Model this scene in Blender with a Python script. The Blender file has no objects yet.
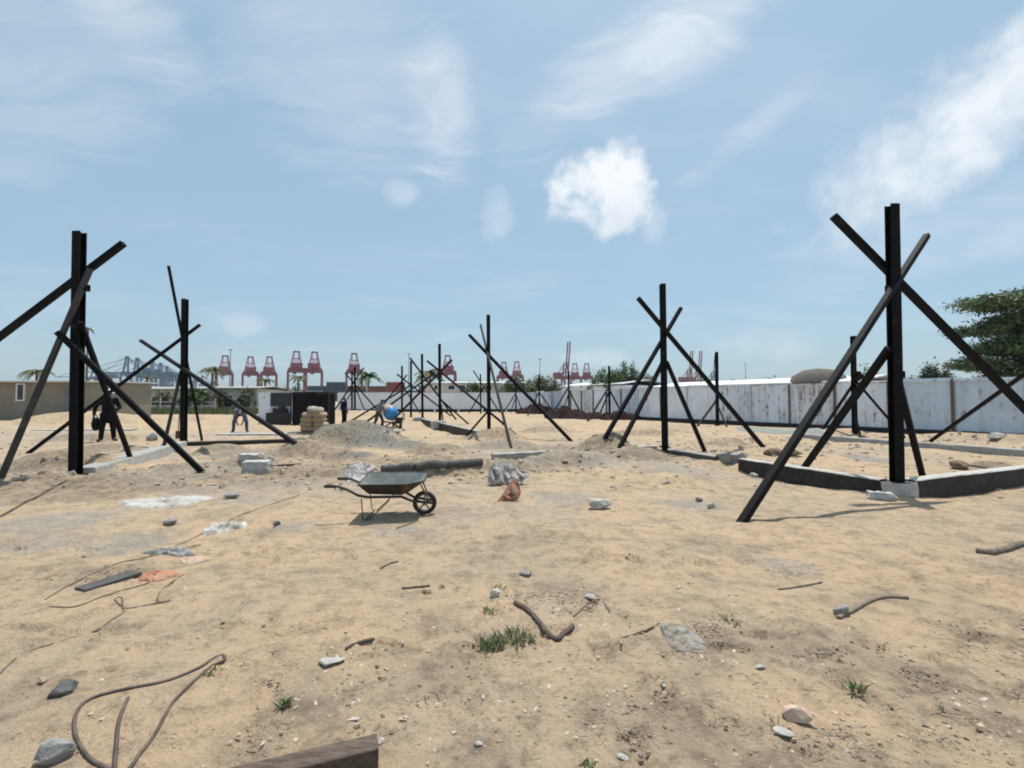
import bpy, bmesh, math, random
import numpy as np
from mathutils import Vector, Matrix, Quaternion
R = math.radians
random.seed(7)
scene = bpy.context.scene
col = scene.collection

# ------------------------------------------------------------------ camera
F_PX, EYE, PITCH = 455.0, 1.6, math.atan(15 / 455.0)
cd = bpy.data.cameras.new('camera')
cd.sensor_width = 36.0
cd.lens = F_PX / 1024 * 36.0
cd.clip_start, cd.clip_end = 0.05, 6000
cam = bpy.data.objects.new('camera', cd)
cam.location = (0, 0, EYE)
cam.rotation_euler = (math.pi / 2 + PITCH, 0, 0)
col.objects.link(cam)
scene.camera = cam

# ------------------------------------------------------------------ light
SUN_EL, SUN_AZ = 74.0, 28.0          # azimuth clockwise from +Y
sdir = Vector((math.cos(R(SUN_EL)) * math.sin(R(SUN_AZ)), math.cos(R(SUN_EL)) * math.cos(R(SUN_AZ)), math.sin(R(SUN_EL))))
sl = bpy.data.lights.new('sun', 'SUN')
sl.energy, sl.angle, sl.color = 3.6, R(0.55), (1.0, 0.96, 0.90)
so = bpy.data.objects.new('sun', sl)
so.rotation_euler = (-sdir).to_track_quat('-Z', 'Y').to_euler()
col.objects.link(so)

scene.view_settings.view_transform = 'Standard'
scene.view_settings.look = 'None'
scene.view_settings.exposure = 0.40
scene.view_settings.gamma = 1.0
scene.view_settings.use_curve_mapping = False


# ------------------------------------------------------------------ pixel <-> world helpers
def ray(px, py):
    u, v = (px - 512) / F_PX, (384 - py) / F_PX
    return Vector((u, math.cos(PITCH) - v * math.sin(PITCH), math.sin(PITCH) + v * math.cos(PITCH)))


def at(px, py, Y):
    d = ray(px, py)
    return Vector((0, 0, EYE)) + d * (Y / d.y)


def proj(p):
    x, y, z = p[0], p[1], p[2] - EYE
    f = y * math.cos(PITCH) + z * math.sin(PITCH)
    u = -y * math.sin(PITCH) + z * math.cos(PITCH)
    return 512 + F_PX * x / f, 384 - F_PX * u / f


# ------------------------------------------------------------------ world: sky with thin clouds
class NT:
    def __init__(s, tree):
        s.t = tree
        s.n, s.l = tree.nodes, tree.links

    def node(s, typ, **kw):
        n = s.n.new(typ)
        for k, v in kw.items():
            setattr(n, k, v)
        return n

    def put(s, sock, v):
        if isinstance(v, bpy.types.NodeSocket):
            s.l.new(v, sock)
        elif v is not None:
            sock.default_value = v

    def math(s, op, a, b=None, clamp=False):
        n = s.node('ShaderNodeMath', operation=op, use_clamp=clamp)
        s.put(n.inputs[0], a)
        s.put(n.inputs[1], b)
        return n.outputs[0]

    def vmath(s, op, a, b=None, out=0):
        n = s.node('ShaderNodeVectorMath', operation=op)
        s.put(n.inputs[0], a)
        s.put(n.inputs[1], b)
        return n.outputs[out]

    def mix(s, f, a, b, blend='MIX'):
        n = s.node('ShaderNodeMixRGB', blend_type=blend)
        for i, v in enumerate((f, a, b)):
            if isinstance(v, tuple) and len(v) == 3:
                v = (*v, 1)
            s.put(n.inputs[i], v)
        return n.outputs[0]

    def noise(s, vec, scale, detail=4, rough=.55, dist=0, out=0):
        n = s.node('ShaderNodeTexNoise')
        s.put(n.inputs['Vector'], vec)
        n.inputs['Scale'].default_value = scale
        n.inputs['Detail'].default_value = detail
        n.inputs['Roughness'].default_value = rough
        n.inputs['Distortion'].default_value = dist
        return n.outputs[out]

    def ramp(s, f, lo, hi, a=0.0, b=1.0):
        n = s.node('ShaderNodeMapRange', interpolation_type='SMOOTHSTEP', clamp=True)
        s.put(n.inputs[0], f)
        n.inputs[1].default_value, n.inputs[2].default_value = lo, hi
        n.inputs[3].default_value, n.inputs[4].default_value = a, b
        return n.outputs[0]


w = bpy.data.worlds.new('World')
scene.world = w
w.use_nodes = True
W = NT(w.node_tree)
W.n.clear()
sky = W.node('ShaderNodeTexSky', sky_type='NISHITA')
sky.sun_disc = False
sky.sun_elevation, sky.sun_rotation = R(SUN_EL), R(SUN_AZ)
sky.altitude, sky.air_density, sky.dust_density, sky.ozone_density = 5, 1.0, 2.2, 1.2
dvec = W.vmath('NORMALIZE', W.node('ShaderNodeTexCoord').outputs['Generated'])
sep = W.node('ShaderNodeSeparateXYZ')
W.put(sep.inputs[0], dvec)
zz = W.math('ADD', W.math('MAXIMUM', sep.outputs[2], 0.0), 0.12)
flat = W.node('ShaderNodeCombineXYZ')
W.put(flat.inputs[0], W.math('DIVIDE', sep.outputs[0], zz))
W.put(flat.inputs[1], W.math('DIVIDE', sep.outputs[1], zz))
warp = W.vmath('ADD', flat.outputs[0], W.vmath('SCALE', W.noise(flat.outputs[0], 1.6, 3, out=1), None))
warp.node.inputs[1].links[0].from_node.inputs['Scale'].default_value = 0.5
mp = W.node('ShaderNodeMapping')
mp.inputs['Rotation'].default_value = (0, 0, R(32))
mp.inputs['Scale'].default_value = (0.7, 1.9, 1)
W.put(mp.inputs['Vector'], warp)
cir = W.noise(mp.outputs[0], 1.0, 8, .62)
veil = W.ramp(cir, .46, .86, 0.0, .20)
puffn = W.noise(dvec, 11.0, 5, .52, .2)
fine = W.noise(dvec, 34.0, 6, .58, .3)
wisp = W.noise(mp.outputs[0], 2.8, 8, .64, .5)


def cloud(px, py, rx, ry, ang, wis, lo, hi, amt):
    c = ray(px, py).normalized()
    right = Vector((c.y, -c.x, 0)).normalized()
    up = right.cross(c)
    a = R(ang)
    U = (right * math.cos(a) + up * math.sin(a)) * (math.sqrt(1 + ((px - 512) / F_PX) ** 2) * F_PX / rx)
    V = (-right * math.sin(a) + up * math.cos(a)) * (F_PX / ry)
    off = W.vmath('SUBTRACT', dvec, tuple(c))
    du = W.vmath('DOT_PRODUCT', off, tuple(U), out=1)
    dv = W.vmath('DOT_PRODUCT', off, tuple(V), out=1)
    r2 = W.math('ADD', W.math('MULTIPLY', du, du), W.math('MULTIPLY', dv, dv))
    body = W.math('SUBTRACT', 1.0, r2)
    if wis:
        nz = W.math('MULTIPLY', W.math('SUBTRACT', wisp, .5), 3.4)
    else:
        nz = W.math('ADD', W.math('MULTIPLY', W.math('SUBTRACT', puffn, .5), 2.6), W.math('MULTIPLY', W.math('SUBTRACT', fine, .5), 1.0))
    dens = W.math('ADD', body, nz)
    m = W.ramp(dens, lo, hi, 0, amt)
    near = W.ramp(W.vmath('DOT_PRODUCT', dvec, tuple(c), out=1), .80, .9)
    return W.math('MULTIPLY', m, near), dv


CL = [  # px, py, rx, ry, angle, wispy, lo, hi, amount
    (600, 190, 50, 41, 0, 0, -.15, .75, .97),
    (442, 108, 34, 70, 8, 1, -.1, 2.0, .72),
    (400, 192, 20, 14, 0, 0, -.2, 1.3, .55),
    (497, 214, 20, 28, -10, 0, -.1, 1.4, .50),
    (640, 48, 135, 34, 24, 1, -.2, 1.9, .80),
    (705, 18, 70, 36, 24, 1, -.2, 1.6, .72),
    (935, 140, 150, 44, 33, 0, -.1, 1.7, .92),
    (1015, 95, 60, 36, 30, 0, -.2, 1.5, .80),
    (745, 136, 74, 14, 30, 1, -.1, 2.0, .48),
    (653, 226, 14, 22, 0, 0, -.1, 1.6, .55),
    (237, 326, 30, 11, 0, 0, -.2, 1.2, .45),
    (770, 345, 52, 16, 0, 0, -.2, 1.5, .45),
    (600, 358, 40, 12, 0, 0, -.2, 1.5, .42),
    (915, 240, 150, 34, 10, 1, -.3, 1.9, .35),
    (340, 50, 120, 90, -40, 1, -.2, 2.0, .45),
    (40, 60, 90, 90, -30, 1, -.3, 2.0, .45),
    (150, 40, 60, 30, -30, 1, -.2, 1.8, .40),
    (520, 285, 60, 16, 10, 1, -.2, 1.8, .30),
    (1010, 240, 40, 18, 10, 0, -.2, 1.4, .45),
]
tot, shade = veil, None
for i, c in enumerate(CL):
    c = c[:8] + (c[8] * (1.0 if i == 0 else .70 if c[5] else .95 if i in (6, 7) else .55),)
    m, dv = cloud(*c)
    if i == 0:
        shade = W.math('MULTIPLY', W.ramp(dv, -.9, .2, 1.0, 0.0), m)
    tot = W.math('SUBTRACT', 1.0, W.math('MULTIPLY', W.math('SUBTRACT', 1.0, tot), W.math('SUBTRACT', 1.0, m)))
SKY_STR = 0.076
skycol = W.mix(0.46, W.mix(1.0, sky.outputs[0], (0.77, 0.96, 1.05), 'MULTIPLY'), (5.6, 7.8, 9.3))
cloudcol = W.mix(shade, (9.4, 9.8, 10.2), (7.9, 8.5, 9.3))
final = W.mix(tot, skycol, cloudcol)
bg = W.node('ShaderNodeBackground')
W.put(bg.inputs[0], final)
bg.inputs[1].default_value = SKY_STR
out = W.node('ShaderNodeOutputWorld')
W.l.new(bg.outputs[0], out.inputs[0])

# ------------------------------------------------------------------ materials
MATS = {}


def mat(name, c1, c2=None, scale=6.0, rough=.8, metal=0.0, bump=0.0, bscale=40, detail=5, lo=.35, hi=.65, c3=None, s3=2.0, lo3=.55, hi3=.7, spec=.5, stretch=None, trans=0):
    """two or three tones mixed by noise, with a noise bump"""
    m = bpy.data.materials.new(name)
    m.use_nodes = True
    T = NT(m.node_tree)
    b = T.n['Principled BSDF']
    co = T.node('ShaderNodeTexCoord').outputs['Object']
    if stretch:
        k = T.node('ShaderNodeMapping')
        k.inputs['Scale'].default_value = stretch
        T.put(k.inputs['Vector'], co)
        co2 = k.outputs[0]
    else:
        co2 = co
    c = (*c1, 1)
    if c2:
        c = T.mix(T.ramp(T.noise(co2, scale, detail, .6), lo, hi), c1, c2)
    if c3:
        c = T.mix(T.ramp(T.noise(co2, s3, 6, .65, .3), lo3, hi3), c, c3)
    T.put(b.inputs['Base Color'], c)
    b.inputs['Roughness'].default_value = rough
    b.inputs['Metallic'].default_value = metal
    b.inputs['Specular IOR Level'].default_value = spec
    if trans:
        b.inputs['Transmission Weight'].default_value = trans
    if bump:
        bn = T.node('ShaderNodeBump')
        bn.inputs['Strength'].default_value = bump
        bn.inputs['Distance'].default_value = .02
        T.put(bn.inputs['Height'], T.noise(co, bscale, 5, .65))
        T.put(b.inputs['Normal'], bn.outputs[0])
    MATS[name] = m
    return m


steel = mat('black_steel', (.005, .005, .006), (.009, .0085, .010), 5, .65, 0, .2, 30, c3=(.042, .031, .024), s3=5, lo3=.58, hi3=.78, spec=.12)
steel_grey = mat('grey_and_sunlit_steel', (.035, .034, .036), (.055, .052, .053), 5, .6, 0, .15, 30, c3=(.03, .028, .028), s3=4, spec=.3)  # plain grey for masts and posts; paints sunlight into one left brace
concrete = mat('pale_concrete', (.50, .49, .46), (.40, .385, .36), 7, .95, 0, .5, 50, c3=(.42, .33, .23), s3=3)
concrete_grey = mat('grey_concrete', (.36, .355, .34), (.28, .275, .26), 7, .95, 0, .5, 50, c3=(.38, .30, .21), s3=3)
mortar = mat('dried_mortar', (.50, .48, .44), (.38, .35, .30), 9, .95, 0, .6, 60)
bitumen = mat('black_bitumen', (.012, .011, .011), (.030, .026, .022), 6, .75, 0, .35, 40, c3=(.12, .09, .06), s3=4, lo3=.62, hi3=.8)
timber = mat('weathered_timber', (.11, .085, .065), (.20, .16, .12), 4, .9, 0, .4, 30, stretch=(3, 3, 14))
timber_dark = mat('dark_timber', (.065, .046, .036), (.125, .092, .070), 6, .9, 0, .4, 30, stretch=(2, 12, 12))
formboard = mat('grey_formwork', (.055, .053, .05), (.10, .095, .09), 6, .9, 0, .4, 30, stretch=(2, 9, 9))
rock = mat('grey_rock', (.22, .215, .21), (.33, .32, .30), 9, .95, 0, .8, 40, c3=(.40, .31, .21), s3=4)
rock_pale = mat('pale_rock', (.46, .44, .40), (.34, .32, .29), 9, .95, 0, .8, 40)
rock_dark = mat('dark_rock', (.075, .075, .078), (.14, .135, .13), 9, .9, 0, .8, 40)
cable_m = mat('brown_cable', (.060, .042, .034), (.12, .09, .07), 10, .6)
wire_m = mat('rust_wire', (.10, .075, .055), (.17, .13, .095), 10, .7)
orange_m = mat('orange_cloth', (.45, .17, .10), (.40, .25, .16), 8, .9, 0, .5, 40)
sack_m = mat('cement_paper', (.38, .29, .20), (.30, .22, .145), 5, .9, 0, .4, 30, c3=(.44, .38, .31), s3=3)
sack_grey = mat('grey_sack', (.46, .44, .42), (.20, .18, .17), 9, .85, 0, .8, 30, c3=(.12, .075, .065), s3=7, lo3=.5, hi3=.62)
sack_red = mat('red_sack', (.36, .15, .09), (.20, .155, .13), 6, .85, 0, .5, 30)
plastic_m = mat('clear_plastic', (.27, .29, .29), (.33, .29, .23), 9, .6, 0, .6, 30)
white_m = mat('white_scrap', (.56, .54, .49), (.42, .38, .32), 8, .8)
black_cloth = mat('black_sheeting', (.006, .006, .008), (.013, .013, .015), 3, .85, 0, .3, 6, spec=.2)
tarp_green = mat('green_tarp', (.15, .19, .165), (.24, .24, .20), 3, .8, 0, .4, 8)
rust_tray = mat('rusty_steel', (.15, .065, .035), (.06, .04, .03), 9, .8, 0, .3, 50)
tray_out = mat('dirty_black_steel', (.022, .020, .018), (.045, .038, .032), 9, .6, .2, .2, 40)
tray_in = mat('worn_galvanised', (.135, .155, .145), (.20, .215, .20), 7, .6, .2, .25, 30, c3=(.36, .33, .28), s3=5)
rubber = mat('tyre_rubber', (.016, .015, .015), (.04, .035, .03), 12, .8)
rim_m = mat('dull_rim', (.24, .22, .20), (.14, .12, .11), 12, .6, .4)
blue_paint = mat('blue_paint', (.02, .19, .50), (.03, .24, .55), 8, .4, c3=(.30, .30, .28), s3=5, lo3=.66, hi3=.75)
peach = mat('cement_splashed_steel', (.46, .30, .21), (.38, .31, .26), 8, .8)
wallgrey = mat('grey_white_wall', (.80, .83, .90), (.72, .75, .81), .35, .9, 0, .1, 6, c3=(.56, .55, .55), s3=.9, lo3=.6, hi3=.8, stretch=(1, 1, .4))
tan_wall = mat('tan_render', (.25, .228, .182), (.21, .19, .155), .6, .95, 0, .2, 12, c3=(.15, .13, .09), s3=.5, lo3=.58, hi3=.8)
roof_pale = mat('pale_roof_sheet', (.62, .62, .60), (.52, .52, .51), 1.5, .6)
roof_white = mat('white_roof_sheet', (.78, .78, .77), (.66, .66, .65), .7, .6)
door_grey = mat('blue_grey_door', (.15, .17, .21), (.12, .14, .17), 2, .7)
frame_white = mat('white_frame', (.72, .72, .70), (.62, .62, .60), 5, .6)
glass_dark = mat('dark_glass', (.02, .024, .028), (.035, .04, .045), 2, .15)
green_wall = mat('pale_green_render', (.46, .49, .43), (.38, .42, .37), .5, .9)
green_roof = mat('faded_grey_roof', (.34, .34, .29), (.27, .27, .23), .8, .9)
red_crane = mat('crane_red', (.190, .012, .060), (.145, .010, .048), .08, .6)
red_dark = mat('crane_dark', (.10, .03, .045), (.07, .025, .04), .1, .6)
blue_crane = mat('crane_blue', (.02, .09, .19), (.015, .07, .15), .08, .6)
thatch = mat('grey_thatch', (.16, .14, .12), (.10, .09, .08), 6, 1, 0, .6, 20)
skin_m = mat('brown_skin', (.10, .055, .035), (.12, .065, .042), 10, .6)
cloth_black = mat('black_clothing', (.006, .006, .009), (.012, .012, .016), 6, .95, spec=.15)
cloth_grey = mat('grey_shirt', (.14, .155, .18), (.10, .11, .13), 6, .9)
cloth_jean = mat('blue_denim', (.055, .12, .22), (.04, .085, .16), 8, .9)
cloth_pale = mat('pale_blue_shirt', (.17, .21, .24), (.13, .16, .19), 6, .9)
hair_m = mat('black_hair', (.01, .009, .009), (.018, .016, .015), 20, .7)
shoe_m = mat('dark_shoe', (.03, .025, .022), (.05, .04, .035), 10, .7)
eye_m = mat('eye_white', (.7, .68, .64))
bark = mat('bark', (.13, .10, .075), (.20, .16, .12), 6, .95, 0, .5, 20)
leaf_dark = mat('leaf_dark', (.030, .062, .026), (.060, .105, .036), 1.3, .6)
leaf_mid = mat('leaf_mid', (.055, .105, .030), (.10, .15, .045), 1.5, .6)
leaf_olive = mat('leaf_olive', (.085, .105, .040), (.13, .125, .055), 1.5, .65)
leaf_brown = mat('leaf_brown', (.15, .12, .065), (.10, .11, .045), 1.5, .7)
grass_m = mat('grass', (.075, .12, .035), (.13, .14, .06), 1.0, .8)
weed_m = mat('weed', (.13, .20, .06), (.20, .22, .11), 14, .7, c3=(.26, .21, .12), s3=30, lo3=.5, hi3=.6)
darksoil = mat('dark_scrap_heap', (.020, .011, .011), (.040, .022, .020), 3, .95, 0, .8, 10, spec=.1)
CONT_COL = {'navy blue': (.04, .06, .10), 'dull red': (.20, .055, .05), 'teal': (.05, .10, .11), 'grey': (.15, .16, .17), 'brown': (.14, .07, .055)}
CONT = {k: mat('container_' + k.replace(' ', '_'), v, tuple(x * .8 for x in v), .3, .7) for k, v in CONT_COL.items()}


def sheet_mat(name, base, rustlo, seed):
    """painted metal hoarding: streaky rust, grime and faint ribs"""
    m = bpy.data.materials.new(name)
    m.use_nodes = True
    T = NT(m.node_tree)
    b = T.n['Principled BSDF']
    tc = T.node('ShaderNodeTexCoord').outputs['Object']
    k = T.node('ShaderNodeMapping')
    k.inputs['Location'].default_value = (seed * 3.7, seed * 1.3, seed)
    T.put(k.inputs['Vector'], tc)
    st = T.node('ShaderNodeMapping')
    st.inputs['Scale'].default_value = (2.6, 2.6, .22)
    T.put(st.inputs['Vector'], k.outputs[0])
    streak = T.noise(st.outputs[0], 2.2, 7, .65, .2)
    blot = T.noise(k.outputs[0], 2.6, 8, .72, .5)
    c = T.mix(T.ramp(T.noise(k.outputs[0], .9, 4), .35, .7), base, tuple(x * .86 for x in base))
    c = T.mix(T.ramp(streak, .50, .74, 0, .7), c, (.40, .33, .26))
    both = T.math('MULTIPLY', T.ramp(streak, .45, .62), T.ramp(blot, rustlo, rustlo + .14))
    c = T.mix(both, c, (.22, .13, .085))
    T.put(b.inputs['Base Color'], c)
    b.inputs['Roughness'].default_value = .55
    b.inputs['Metallic'].default_value = 0
    bn = T.node('ShaderNodeBump')
    bn.inputs['Strength'].default_value = .35
    bn.inputs['Distance'].default_value = .05
    T.put(bn.inputs['Height'], T.noise(k.outputs[0], 1.7, 3))
    T.put(b.inputs['Normal'], bn.outputs[0])
    return m


SHEETS = [sheet_mat('hoarding_sheet', (.72, .79, .88), .48, 1), sheet_mat('hoarding_sheet_clean', (.78, .84, .92), .53, 2),
          sheet_mat('hoarding_sheet_grey', (.56, .66, .77), .50, 3), sheet_mat('hoarding_sheet_rusty', (.70, .74, .79), .44, 4)]
post_m = mat('rusty_post', (.10, .075, .065), (.16, .09, .06), 6, .8)


# ------------------------------------------------------------------ ground height
def _hash(ix, iy, seed):
    h = (ix.astype(np.int64) * 374761393 + iy.astype(np.int64) * 668265263 + seed * 1442695041) & 0x7fffffff
    h = ((h ^ (h >> 13)) * 1274126177) & 0x7fffffff
    h = h ^ (h >> 16)
    return (h & 0xffff) / 65535.0


def vnoise(x, y, seed):
    ix, iy = np.floor(x), np.floor(y)
    fx, fy = x - ix, y - iy
    fx, fy = fx * fx * (3 - 2 * fx), fy * fy * (3 - 2 * fy)
    a, b = _hash(ix, iy, seed), _hash(ix + 1, iy, seed)
    c, d = _hash(ix, iy + 1, seed), _hash(ix + 1, iy + 1, seed)
    return (a + (b - a) * fx) * (1 - fy) + (c + (d - c) * fx) * fy - .5


# heaps and hollows: x, y, radius x, radius y, height, turn, roughness, tone (attribute)
MOUNDS = [
    (-5.55, 16.2, 1.9, 1.5, .88, 0, .18, 'gravel'),
    (-4.0, 15.0, 1.5, 1.0, .20, .2, .15, 'gravel'),
    (-6.4, 14.9, 1.6, .9, .22, 0, .1, 'dirt'),
    (-.85, 18.9, 1.15, 1.0, .42, 0, .15, 'dirt'),
    (-.2, 18.3, .9, .7, .22, 0, .15, 'dirt'),
    (-9.9, 10.4, 1.3, .8, .22, .3, .1, 'sand'),
    (-7.2, 10.4, 1.0, .45, .12, .4, .1, 'dirt'),
    (-7.2, 12.6, 1.1, .7, .20, .4, .15, 'dirt'),
    (-6.2, 12.2, 1.4, .6, .18, .4, .15, 'dirt'),
    (-2.0, 9.9, 1.6, .7, .16, .4, .2, 'dirt'),
    (0.6, 10.9, 1.6, .8, .16, .4, .2, 'dirt'),
    (2.6, 12.6, 1.8, 1.1, .26, .3, .2, 'dirt'),
    (3.4, 13.4, 1.2, .9, .14, .3, .2, 'dirt'),
    (2.6, 10.6, 2.0, 1.0, .12, .2, .2, 'sand'),
    (-28.5, 30.5, 5.0, 2.2, .75, .1, .15, 'sand'),
    (-22.5, 33.0, 4.0, 2.0, .40, 0, .15, 'sand'),
    (-17, 44, 9, 2.5, .55, 0, .15, 'sand'),
    (-27, 22.5, 3.2, 1.0, .25, 0, .2, 'grey'),
    (2.5, 26, 4.0, 2.5, .22, .3, .2, 'sand'),
    (8.2, 25, 3.0, 1.6, .20, .3, .2, 'sand'),
    (4, 38, 5.0, 3, .25, .3, .2, 'sand'),
    (11.5, 11.0, .7, .35, .14, .3, .3, 'dirt'),
    (7.3, 15.5, 1.0, .7, .16, .2, .3, 'dirt'),
    (14.3, 20.5, 2.2, 1.2, .22, .2, .2, 'sand'),
    (18.3, 17.2, 3.0, .7, .30, -.9, .2, 'sand'),
    (-4.4, 27.0, 8.0, 1.0, -.30, 1.94, .05, 'sand'),
    (-6.35, 10.55, .5, .35, -.16, .3, .1, 'dirt'),
    (-10.2, 10.0, 1.5, .6, .26, .3, .2, 'dirt'), (-8.0, 8.6, 1.4, .35, .14, .3, .2, 'dirt'), (-6.6, 11.2, .9, .4, .22, .3, .25, 'dirt'),
    (-5.2, 12.4, 1.3, .6, .30, .2, .25, 'dirt'), (-3.6, 9.4, .8, .4, .16, .3, .25, 'dirt'), (-1.5, 9.7, 1.2, .4, .20, .3, .25, 'dirt'),
    (-.4, 10.3, 1.0, .4, .18, .3, .25, 'dirt'), (1.6, 11.3, 1.4, .6, .26, .4, .25, 'dirt'), (2.6, 13.0, 1.0, .5, .30, .3, .25, 'dirt'),
    (3.6, 12.2, 1.2, .5, .22, .5, .25, 'dirt'), (1.3, 14.2, 1.6, .5, .22, .2, .25, 'dirt'), (-2.2, 13.6, 1.2, .5, .26, .2, .25, 'dirt'),
    (-.3, 15.4, 1.6, .6, .24, .1, .25, 'dirt'), (-8.9, 14.0, 1.0, .5, .24, .3, .25, 'dirt'), (-4.2, 12.0, .8, .4, .2, .3, .2, 'gravel'),
    (5.9, 20.5, 1.8, .6, .25, .1, .25, 'dirt'), (1.8, 22.5, 1.6, .5, .26, .1, .25, 'dirt'), (7.5, 21.5, 1.3, .5, .22, .1, .25, 'sand'),
    (3.2, 9.2, 1.3, .5, .12, .2, .2, 'sand'), (-12.5, 14.0, 1.4, .5, .2, .2, .2, 'dirt'), (-16, 17.5, 2.2, .6, .25, .1, .2, 'dirt'),
    (9.6, 8.85, 3.6, .95, -.22, .39, .06, 'sand'),
    (5.8, 10.0, 2.3, .9, -.21, 1.94, .06, 'sand'),
    (-9.4, 12.4, 3.2, .6, -.10, 1.92, .05, 'sand'),
]


def gh(x, y):
    x = np.asarray(x, dtype=float)
    y = np.asarray(y, dtype=float)
    d = np.sqrt(x * x + y * y)
    near = np.clip(1.4 - d / 60, 0, 1)
    h = near * (.11 * vnoise(x / 4.3, y / 4.3, 1) + .07 * vnoise(x / 1.5, y / 1.5, 2) + .042 * vnoise(x / .61, y / .61, 3) + .02 * vnoise(x / .27, y / .27, 4))
    nn = np.clip(1.3 - d / 14, 0, 1)
    rid = np.clip(vnoise(x / .9 + 7, y / .9, 11) * 4, 0, 1.4)
    band = np.clip(1.25 - np.abs((x + .5) * -.394 + (y - 11.6) * .919) / 2.2, 0, 1)
    h = h + band * (.12 * vnoise(x / .5, y / .5, 13) + .085 * np.clip(vnoise(x / .22, y / .22, 14) * 2, 0, 1))
    h = h + nn * (.018 * vnoise(x / .12, y / .12, 5) * (.4 + rid) + .010 * vnoise(x / .055, y / .055, 6) * (.3 + rid))
    wob = vnoise(x / .7, y / .7, 8) + .5 * vnoise(x / .25, y / .25, 9)
    for (mx, my, rx, ry, hh, an, ro, tone) in MOUNDS:
        ca, sa = math.cos(an), math.sin(an)
        u = ((x - mx) * ca + (y - my) * sa) / rx
        v = (-(x - mx) * sa + (y - my) * ca) / ry
        r = np.sqrt(u * u + v * v) + ro * wob
        t = np.clip(1 - r, 0, 1) if hh > .3 else np.clip(1 - r * r, 0, 1)
        h = h + hh * (t * (2 - t) if hh > .3 else t * t * (3 - 2 * t)) * (1 + ro * wob)
    return h


def g(x, y):
    return float(gh(x, y))


def gnd(px, py):
    d = ray(px, py)
    Y = (EYE) / max(1e-4, -d.z / d.y)
    lo = None
    # march so that the first hit counts
    t = 1.2
    prev = t
    while t < 140:
        p = Vector((0, 0, EYE)) + d * (t / d.y)
        if p.z <= g(p.x, p.y):
            a, b = prev, t
            for _ in range(12):
                m = (a + b) / 2
                p = Vector((0, 0, EYE)) + d * (m / d.y)
                if p.z <= g(p.x, p.y):
                    b = m
                else:
                    a = m
            return Vector((p.x, p.y, g(p.x, p.y)))
        prev = t
        t *= 1.012
    p = Vector((0, 0, EYE)) + d * (Y / d.y)
    return p


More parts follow.
